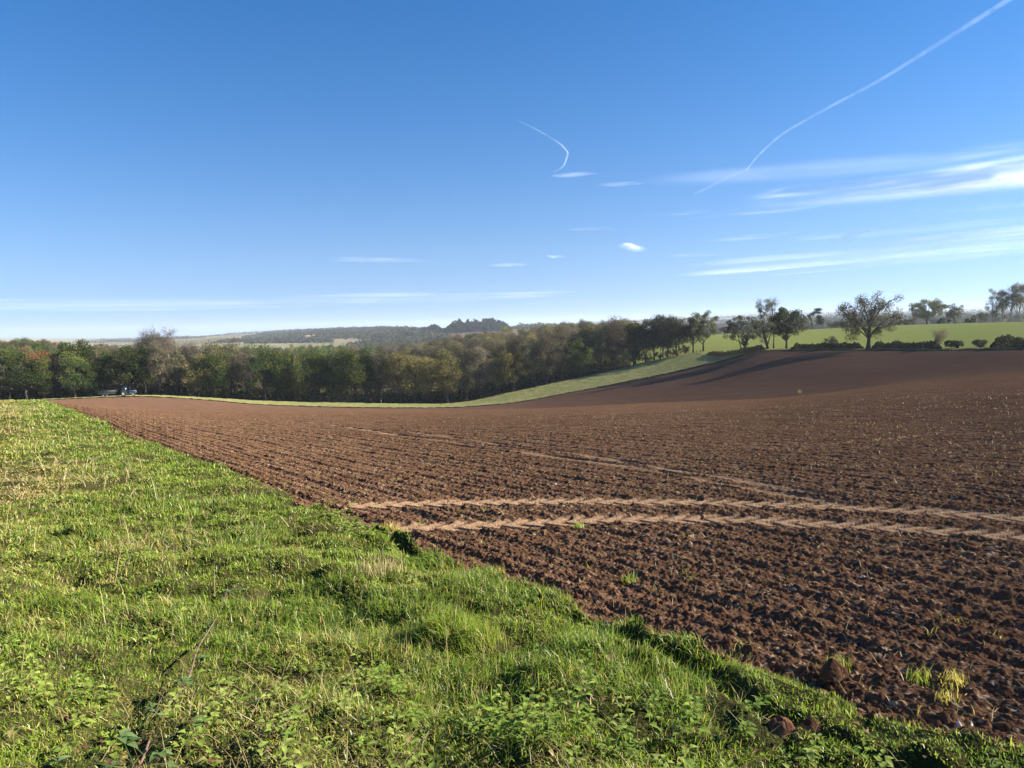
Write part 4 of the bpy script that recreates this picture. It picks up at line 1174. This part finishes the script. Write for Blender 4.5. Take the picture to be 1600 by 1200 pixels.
M_flint = mat('flint', lambda n: n.principled(n.mix(n.ramp(n.noise(25, 3), 0.35, 0.65), (0.5, 0.47, 0.41), (0.72, 0.69, 0.62)), 0.6))
for i, (px, py, s, lab) in enumerate([(1349, 897, 0.05, 'pale flint stone alone in the middle of the soil'), (1362, 898, 0.035, 'small pale flint touching the lone middle stone'), (1246, 1038, 0.035, 'pale stone at the foot of the broken turf clumps'),
        (1433, 1128, 0.045, 'whitish stone standing at the lower verge edge'), (1498, 1113, 0.05, 'left pale stone of the pair near the right edge'), (1518, 1113, 0.04, 'right pale stone of the pair near the right edge'), (1552, 1055, 0.035, 'small pale stone near the right side of the soil'), (868, 750, 0.08, 'pale stone beyond the wheel tracks')]):
    o = clod_mesh('flint_stone', s * .8, s * 0.45, s * 0.3, 90 + i, M_flint, loc=spot(px, py, True, 0.01), n=12)
    o.rotation_euler = (0, 0, i * 1.3); tag(o, lab, 'stone', 'flints on the ploughed soil')

def bramble():
    r = np.random.default_rng(33)
    pix = [(196, 1222, .20), (215, 1190, .24), (250, 1135, .27), (283, 1072, .26), (300, 1040, .24), (318, 1000, .2), (345, 945, .14), (358, 918, .1), (374, 890, .04)]
    P = []
    for px, py, h in pix:
        v = ray(px, py); hh = math.hypot(v.x, v.y); d = np.linspace(1.0, 12, 4000)
        a = math.atan2(v.x, v.y); zz = EYE + d * v.z / hh
        k = np.argmax(zz < Zpol(np.full_like(d, a), d) + 0.045 + h * 0.2); P.append((d[k] * math.sin(a), d[k] * math.cos(a), zz[k]))
    P = np.array(P); base = Vector(P[-1]); o = empty('bramble', base)
    Q = P - np.array(base)
    t = np.linspace(0, len(Q) - 1, 40); S = np.stack([np.interp(t, np.arange(len(Q)), Q[:, i]) for i in range(3)], 1)
    S += np.stack([np.sin(t * 2.3) * .012, np.cos(t * 1.3) * .02, np.cos(t * 2.9) * .012], 1)
    g = Geo(); g.tube(S, np.linspace(0.006, 0.004, 40), 7)
    for k in range(2, 38):                       # thorns
        p = S[k]; q = p + r.normal(size=3) * 0.009 + [0, 0, .004]; g.tube(np.array([p, (p + q) / 2, q]), [0.0025, 0.0016, 0.0003], 4)
    g.build('stem', mat('bramble_cane', lambda n: n.principled(n.mix(n.ramp(n.noise(30, 3), 0.3, 0.7), (0.12, 0.07, 0.048), (0.2, 0.125, 0.085)), 0.45)), o, smooth=True)
    BL = np.array([(0.1, 0.16, 0.05), (0.14, 0.2, 0.075), (0.07, 0.12, 0.04)])
    def leafset(p, n, size, spread, nm):
        g = Geo()
        for k in range(n):
            c = p + r.normal(size=3) * np.array([spread, spread, spread * 0.5]); az = r.uniform(0, 6.28)
            st = p + (c - p) * 0.02
            g.tube(np.array([p, (p + c) / 2 + [0, 0, .01], c]), [.002, .0018, .0012], 4, BL[2])
            for da in (-1.1, 0, 1.1):
                D = np.array([[math.cos(az + da), math.sin(az + da), r.uniform(-.1, .35)]]); L = np.array([size * r.uniform(.75, 1.2)])
                V, Fq, C = leaves(c[None], D, L, L * 0.68, BL[r.integers(0, 3)][None] * r.uniform(.85, 1.2), r, 0.18); g.add(V, Fq, C)
        g.build(nm, M_weed, o)
    for k, n, sz, sp in ((2, 6, .055, .12), (6, 6, .06, .1), (11, 3, .055, .07), (15, 3, .06, .05), (20, 2, .05, .04), (27, 3, .065, .05), (32, 3, .06, .05), (37, 2, .04, .04)):
        leafset(S[k], n, sz, sp, 'leaf_spray')
    tag(o, 'reddish bramble cane with broad leaves arching over the grass', 'bramble')
bramble()

def make_fallen():
    r = np.random.default_rng(41)
    a, d = verge_points(r, 1500, 1.7, 20, 4.0); x, y = d * np.sin(a), d * np.cos(a); n = len(x)
    O = np.stack([x, y, verge_z(x, y) + 0.03], 1); D = r.normal(size=(n, 3)); D[:, 2] *= 0.25
    L = r.uniform(0.02, 0.05, n)
    V, Fq, C = leaves(O, D, L, L * 0.7, np.array([(0.3, 0.19, 0.07), (0.22, 0.12, 0.06), (0.42, 0.33, 0.13), (0.16, 0.09, 0.05)])[r.integers(0, 4, n)], r)
    tag(obj_np('fallen_leaves', V, Fq, M_blade, attrs={'col': C}), kind='stuff')
make_fallen()

# ------------------------------------------------------------------ tractor and trailer at the far end of the field
def paint(name, c, rough=0.45, metal=0.0):
    return mat(name, lambda n: n.principled(n.mix(n.ramp(n.noise(6, 4), 0.4, 0.7), tuple(0.75 * v for v in c), c), rough, metal))
M_blue = paint('blue_paint', (0.022, 0.05, 0.095)); M_white = paint('white_paint', (0.55, 0.55, 0.53)); M_tyre = paint('rubber', (0.03, 0.03, 0.032), 0.9)
M_grey = paint('grey_steel', (0.07, 0.09, 0.1), 0.6); M_glass = mat('cab_glass', lambda n: n.principled((0.02, 0.03, 0.045), 0.25, spec=0.5)); M_rim = paint('pale_rim', (0.3, 0.3, 0.28))
M_dark = paint('dark_steel', (0.04, 0.04, 0.045), 0.5)
def disc_profile(g, cx_, cz, y0, prof, n=28, lugs=0):
    """solid of revolution about the y axis; prof: (radius, y)"""
    a = np.arange(n) * 2 * np.pi / n
    V = []
    for k, (rr, yy) in enumerate(prof):
        r_ = rr + (0.05 * ((np.arange(n) % 2) - 0.5) if lugs and 1 < k < len(prof) - 2 else 0)
        V.append(np.stack([cx_ + np.cos(a) * r_, np.full(n, y0 + yy), cz + np.sin(a) * r_], 1))
    i = np.arange(len(prof) - 1)[:, None] * n; j = np.arange(n)[None]
    g.add(np.concatenate(V), [np.stack([i + j, i + n + j, i + n + (j + 1) % n, i + (j + 1) % n], -1).reshape(-1, 4)])
def wheel(parent, x, y, rad, w, rim=0.55):
    g = Geo(); disc_profile(g, x, rad, y, [(rad * rim, -w / 2), (rad * .85, -w / 2), (rad * .97, -w * .42), (rad, -w * .2), (rad, w * .2), (rad * .97, w * .42), (rad * .85, w / 2), (rad * rim, w / 2)], 32, 1)
    o = g.build('wheel', M_tyre, parent)
    g = Geo(); disc_profile(g, x, rad, y, [(0.01, -w * .2), (rad * .3, -w * .22), (rad * .5, -w * .3), (rad * (rim + .01), -w * .44), (rad * (rim + .01), w * .44), (rad * .5, w * .3), (rad * .3, w * .22), (0.01, w * .2)], 24)
    g.build('rim', M_rim, o, smooth=True)
def tractor():
    p = at(191, 257.0, 0.2); a = az_of(191)
    o = empty('tractor', p, -a)
    g = Geo(); g.box((0.35, -.36, 0.95), (2.75, .36, 1.72), bev=.09); g.box((2.2, -.38, 0.75), (2.85, .38, 1.0), bev=.05); g.box((-.9, -.3, .7), (2.2, .3, 1.0)); g.build('bonnet', M_blue, o)
    g = Geo(); g.box((2.76, -.3, 0.98), (2.84, .3, 1.62), bev=.03); b = g.build('grille', M_white, o)
    for s in (-1, 1):
        g = Geo(); g.box((2.845, s * .2 - .07, 1.36), (2.88, s * .2 + .07, 1.48), bev=.015); g.build('headlight', M_white, o)
    g = Geo(); g.box((-1.05, -.72, 1.0), (.35, .72, 1.35), bev=.06)
    for x in (-1.0, .28):
        for y in (-.68, .68): g.tube(np.array([[x, y, 1.3], [x * .97, y * .97, 2.0], [x * .94, y * .94, 2.65]]), .05, 6)
    c = g.build('cab', M_blue, o)
    g = Geo(); g.box((-1.12, -.76, 2.63), (.42, .76, 2.83), bev=.07); g.build('roof', M_blue, c)
    g = Geo()
    for y in (-.665, .665): g.box((-.94, y - .012, 1.36), (.24, y + .012, 2.62))
    g.box((.255, -.62, 1.36), (.28, .62, 2.62)); g.box((-1.0, -.62, 1.36), (-.975, .62, 2.62)); g.build('window', M_glass, c)
    for y in (-.82, .82): wheel(o, -.55, y, .86, .5)
    for y in (-.8, .8): wheel(o, 2.05, y, .56, .36)
    for s in (-1, 1):
        t = np.linspace(.2, np.pi - .25, 9); g = Geo()
        for k in range(8):
            x0, x1 = -.55 + .95 * math.cos(t[k]), -.55 + .95 * math.cos(t[k + 1]); z0, z1 = .86 + .95 * math.sin(t[k]), .86 + .95 * math.sin(t[k + 1])
            V = [[x0, s * .55, z0], [x1, s * .55, z1], [x1, s * 1.08, z1], [x0, s * 1.08, z0]]
            V2 = [[v[0], v[1], v[2] + .04] for v in V]
            g.add(V + V2, [np.array([[0, 1, 2, 3], [7, 6, 5, 4], [0, 3, 7, 4], [1, 5, 6, 2], [0, 4, 5, 1], [3, 2, 6, 7]])])
        g.build('mudguard', M_blue, o)
    g = Geo(); g.tube(np.array([[1.0, -.3, 1.7], [1.0, -.3, 2.3], [1.03, -.3, 2.75]]), [.05, .05, .04], 8); g.build('exhaust', M_dark, o)
    tag(o, 'blue tractor with white front and cab standing before the dark wood', 'tractor')
tractor()
def trailer():
    p = at(163, 258.0, 0.25); a = az_of(163)
    o = empty('farm_trailer', p, -a, 0.84)
    g = Geo(); g.box((-3.2, -1.1, .92), (3.0, 1.1, 1.08), bev=.03); g.box((-3.0, -.5, .72), (2.8, -.4, .92)); g.box((-3.0, .4, .72), (2.8, .5, .92)); g.build('bed', M_grey, o)
    for y in (-1.08, 1.08):
        g = Geo()
        for z in (1.45, 1.95): g.box((-3.15, y - .025, z), (2.95, y + .025, z + .13))
        for x in np.linspace(-3.05, 2.85, 7): g.box((x - .04, y - .065 if y < 0 else y + .027, 1.082), (x + .04, y - .027 if y < 0 else y + .065, 2.12))
        g.build('side_rails', M_grey, o)
    for x in (-3.14, 2.94):
        g = Geo()
        for z in (1.45, 1.95): g.box((x - .025, -1.05, z), (x + .025, 1.05, z + .13))
        g.build('end_rails', M_grey, o)
    for x in (-1.5, -.3):
        for y in (-.95, .95): wheel(o, x, y, .45, .3)
    g = Geo(); g.tube(np.array([[3.0, -.4, .82], [3.6, -.1, .75], [4.2, 0, .7]]), .06, 6); g.tube(np.array([[3.0, .4, .82], [3.6, .1, .75], [4.2, 0, .7]]), .06, 6); g.build('drawbar', M_dark, o)
    tag(o, 'grey flat trailer with open slatted sides behind the blue tractor', 'trailer')
trailer()
def post(px, d, h, lab, m, w=.09, name='marker_post'):
    o = Geo(); o.box((-w, -w, -.3), (w, w, h), bev=.02); o.box((-w * 1.2, -w * 1.2, h + .003), (w * 1.2, w * 1.2, h + .04), bev=.01)
    ob = o.build(name, m); ob.location = at(px, d); tag(ob, lab, 'post')
M_wood = paint('weathered_wood', (0.16, 0.13, 0.1), 0.9)
post(592, 261.5, 1.3, 'slim pale post at the foot of the wood', M_rim, .08)
post(1088, 283, 1.1, 'left dark gate post in the gap right of the wood', M_wood, .14, 'gate_post')
post(1094, 283, 1.1, 'right dark gate post in the gap right of the wood', M_wood, .14, 'gate_post')
def farmhouse(px, d, L, lab, rz):
    o = empty('farmhouse', at(px, d, -1), rz)
    g = Geo(); g.box((-L / 2, -4, 0), (L / 2, 4, 6)); g.build('wall', M_white, o)
    g = Geo(); x = L / 2 + .4
    g.add([[-x, -4.4, 5.9], [x, -4.4, 5.9], [x, 0, 9.6], [-x, 0, 9.6], [-x, 4.4, 5.9], [x, 4.4, 5.9]], [np.array([[0, 1, 2, 3], [3, 2, 5, 4], [0, 4, 5, 1]]), np.array([[0, 3, 4], [1, 5, 2]])])
    g.build('roof', paint('clay_tiles', (0.33, 0.21, 0.17), 0.8), o); tag(o, lab, 'house', 'houses on the far hill')
farmhouse(477, 2250, 24, 'long red-roofed house far off on the hillside', .2)
farmhouse(488, 2280, 14, 'short red-roofed house right of the long one on the hillside', .5)

# ------------------------------------------------------------------ high cloud and contrails: thin bodies of ice cloud lit by the sun
def cloud_mat(name, dens, scale=(1, 1, 1), lo=0.35, hi=0.7, soft=1.0):
    m, nt, out = new_mat(name); n = N(nt)
    tcn = n.node('ShaderNodeTexCoord')
    mp = n.node('ShaderNodeMapping'); mp.inputs['Scale'].default_value = scale; n.put(mp.inputs['Vector'], tcn.outputs['Object'])
    ln = n.node('ShaderNodeVectorMath', operation='LENGTH'); n.put(ln.inputs[0], tcn.outputs['Object'])
    fall = n.ramp(ln.outputs['Value'], 0.3, 1.0, 1.0, 0.0)
    nz = n.noise(1.0, 4, mp.outputs[0], rough=0.6, dist=0.6)
    dn_ = n.math('MULTIPLY', n.math('MULTIPLY', fall, n.ramp(nz, lo, hi, 0.05, 1.0)), dens)
    v = n.node('ShaderNodeVolumeScatter'); v.inputs['Color'].default_value = (1, 1, 1, 1); v.inputs['Anisotropy'].default_value = 0.35
    n.put(v.inputs['Density'], dn_); nt.links.new(v.outputs[0], out.inputs['Volume'])
    return m
_ell = {}
def cirrus(px, py, hx, hy, slope, tau, lab, D=30000.0, nm='cloud', scale=(1.5, 2.0, 7.0), lo=0.40, hi=0.62):
    """ellipsoid of ice cloud centred where the pixel looks, hx/hy half sizes in pixels, tau its optical depth"""
    v = ray(px, py); c = Vector((0, 0, EYE)) + v * D
    ax, az_ = hx / F * D, hy / F * D; dep = max(ax * 0.35, az_ * 1.2)
    n, m = 24, 14
    t, p = np.meshgrid(np.linspace(0, np.pi, m), np.linspace(0, 2 * np.pi, n, endpoint=False), indexing='ij')
    V = np.stack([np.sin(t) * np.cos(p), np.sin(t) * np.sin(p), np.cos(t)], -1).reshape(-1, 3)
    i = np.arange(m - 1)[:, None] * n; j = np.arange(n)[None]
    q = np.stack([i + j, i + n + j, i + n + (j + 1) % n, i + (j + 1) % n], -1).reshape(-1, 4)
    o = obj_np(nm, V, [q], cloud_mat('ice_cloud', 0.6 * tau / dep, scale, lo, hi), smooth=True)
    fw = Vector((v.x, v.y, 0)).normalized(); rt = Vector((fw.y, -fw.x, 0))
    slope -= ROLL + (0.012 if hx > 250 and px > 1300 else 0)
    e1 = (rt * math.cos(slope) + Vector((0, 0, 1)) * math.sin(slope)); e2 = fw; e3 = e1.cross(e2)
    o.matrix_world = Matrix.Translation(c) @ Matrix((e1 * ax, e2 * dep, e3 * az_)).transposed().to_4x4()
    r = random.Random(int(px * 3 + py)); lobes = hx < 30
    nw = 3 if lobes else int(2 + hx / 45)
    mw = cloud_mat('ice_wisp', tau * (0.8 if lobes else 0.75) / (dep * 0.6), scale, lo, hi)
    for k in range(nw):
        w = bpy.data.objects.new('wisp', o.data.copy()); w.data.materials[0] = mw; link(w, o)
        w.location = (r.uniform(-.75, .8), r.uniform(-.3, .3), r.uniform(-.75, .75))
        w.scale = (r.uniform(.3, .5), .6, r.uniform(.35, .6)) if lobes else (r.uniform(.22, .6), .6, r.uniform(.07, .24))
        w.rotation_euler = (0, r.uniform(-.1, .1) if lobes else r.uniform(-.02, .02), 0)
    return tag(o, lab, 'cloud', 'thin high clouds')
CL = [
 (1480, 284, 290, 15, .055, 2.6, 'broadest brightest white band of cloud at the right'),
 (1560, 282, 170, 14, .03, 2.0, 'bright core at the right end of the broadest band'),
 (1250, 267, 260, 7, .012, 0.49, 'long pale streak just above the brightest band'),
 (1560, 236, 100, 14, .03, 0.17, 'faint veil of cloud high at the right edge'),
 (1450, 390, 340, 20, .065, 0.9, 'wide low white veil at the right above the trees'),
 (1500, 372, 240, 18, .05, 0.43, 'soft veil lying on the wide low one'),
 (1420, 357, 200, 5, .035, 0.46, 'thin band above the wide low veil'),
 (1210, 325, 110, 4, .05, 0.43, 'thin streak below the long pale streak'),
 (1460, 305, 170, 6, .03, 0.36, 'thin streak just under the brightest band'),
 (1540, 322, 120, 6, .03, 0.29, 'faint streak second under the brightest band'),
 (1165, 371, 70, 5, .04, 0.65, 'short streak left of the slanting small cloud'),
 (1330, 369, 28, 6, .35, 1.45, 'small bright slanting cloud below the bands'),
 (988, 387, 26, 7, -.14, 1.45, 'small bright puff alone in the middle'),
 (895, 273, 38, 4, .06, 0.72, 'short streak at the foot of the curved contrail'),
 (966, 288, 36, 4, .0, 0.41, 'faint short streak right of the curved contrail'),
 (590, 406, 90, 4, .0, 0.51, 'thin isolated streak left of centre'),
 (795, 414, 40, 4, .02, 0.51, 'short thin streak right of the isolated one'),
 (920, 358, 40, 3, .02, 0.36, 'tiny faint streak above the bright puff'),
 (870, 401, 18, 3, .0, 0.36, 'tiny faint dash left of the bright puff'),
 (640, 466, 280, 10, .03, 0.6, 'long low streak above the wood'),
 (190, 476, 360, 11, .02, 0.65, 'long low streak at the left horizon'),
 (1590, 403, 60, 4, .06, 1.01, 'bright thin streak at the right edge under the veil'),
 (1060, 333, 60, 4, .03, 0.22, 'faint streak left of the thin streaks'),
 (1090, 398, 60, 4, .02, 0.32, 'faint streak at the left tip of the low veil'),
]
for c_ in CL: cirrus(*c_)

def contrail(pts, width, tau, lab, alt=9500.0):
    """a bent tube of ice cloud at flying height"""
    P = []
    for px, py in pts:
        v = ray(px, py); P.append(np.array(v) * (alt / v.z))
    P = np.array(P); t = np.linspace(0, len(P) - 1, 40)
    S = np.stack([pchip(np.arange(len(P)), P[:, i], t) for i in range(3)], 1)
    w = np.interp(t, np.arange(len(P)), width) / F * np.linalg.norm(S, axis=1) / 2
    o0 = S.mean(0); g = Geo(); g.tube(S - o0, w, 10)
    m, nt, out = new_mat('contrail_ice'); n = N(nt)
    nz = n.ramp(n.noise(0.0011, 3), 0.3, 0.65, 0.35, 1.2)
    v = n.node('ShaderNodeVolumeScatter'); v.inputs['Color'].default_value = (1, 1, 1, 1); v.inputs['Anisotropy'].default_value = 0.35
    n.put(v.inputs['Density'], n.math('MULTIPLY', nz, tau / (2 * float(w.mean())))); nt.links.new(v.outputs[0], out.inputs['Volume'])
    o = g.build('contrail', m, smooth=True); o.location = o0
    return tag(o, lab, 'contrail', 'aircraft contrails')
contrail([(1166, 266), (1190, 238), (1222, 210), (1300, 165), (1380, 122), (1470, 66), (1575, 0), (1640, -40)], [2.5, 3.5, 4, 4.5, 5, 6.5, 7, 7], .045, 'long straight white contrail rising to the upper right corner')
contrail([(1085, 303), (1110, 291), (1140, 276), (1166, 266)], [4, 5, 5, 3], .02, 'short faint lower end of contrail below the pale streak')
contrail([(808, 188), (830, 198), (862, 216), (880, 229), (887, 242), (882, 257), (865, 270)], [1.5, 2.4, 2.8, 3, 3, 2.6, 1.5], .06, 'curved hook-shaped white contrail in the middle of the sky')

# ------------------------------------------------------------------ air: one box of thin even haze round everything
def haze_box():
    g = Geo(); g.box((-17500, -17500, -420), (17500, 17500, 150))
    m, nt, out = new_mat('air'); v = nt.nodes.new('ShaderNodeVolumePrincipled')
    v.inputs['Color'].default_value = (0.7, 0.82, 1.0, 1)
    v.inputs['Density'].default_value = 0.8e-4
    v.inputs['Anisotropy'].default_value = 0.2
    nt.links.new(v.outputs[0], out.inputs['Volume'])
    o = g.build('haze', m); tag(o, kind='stuff')
haze_box()
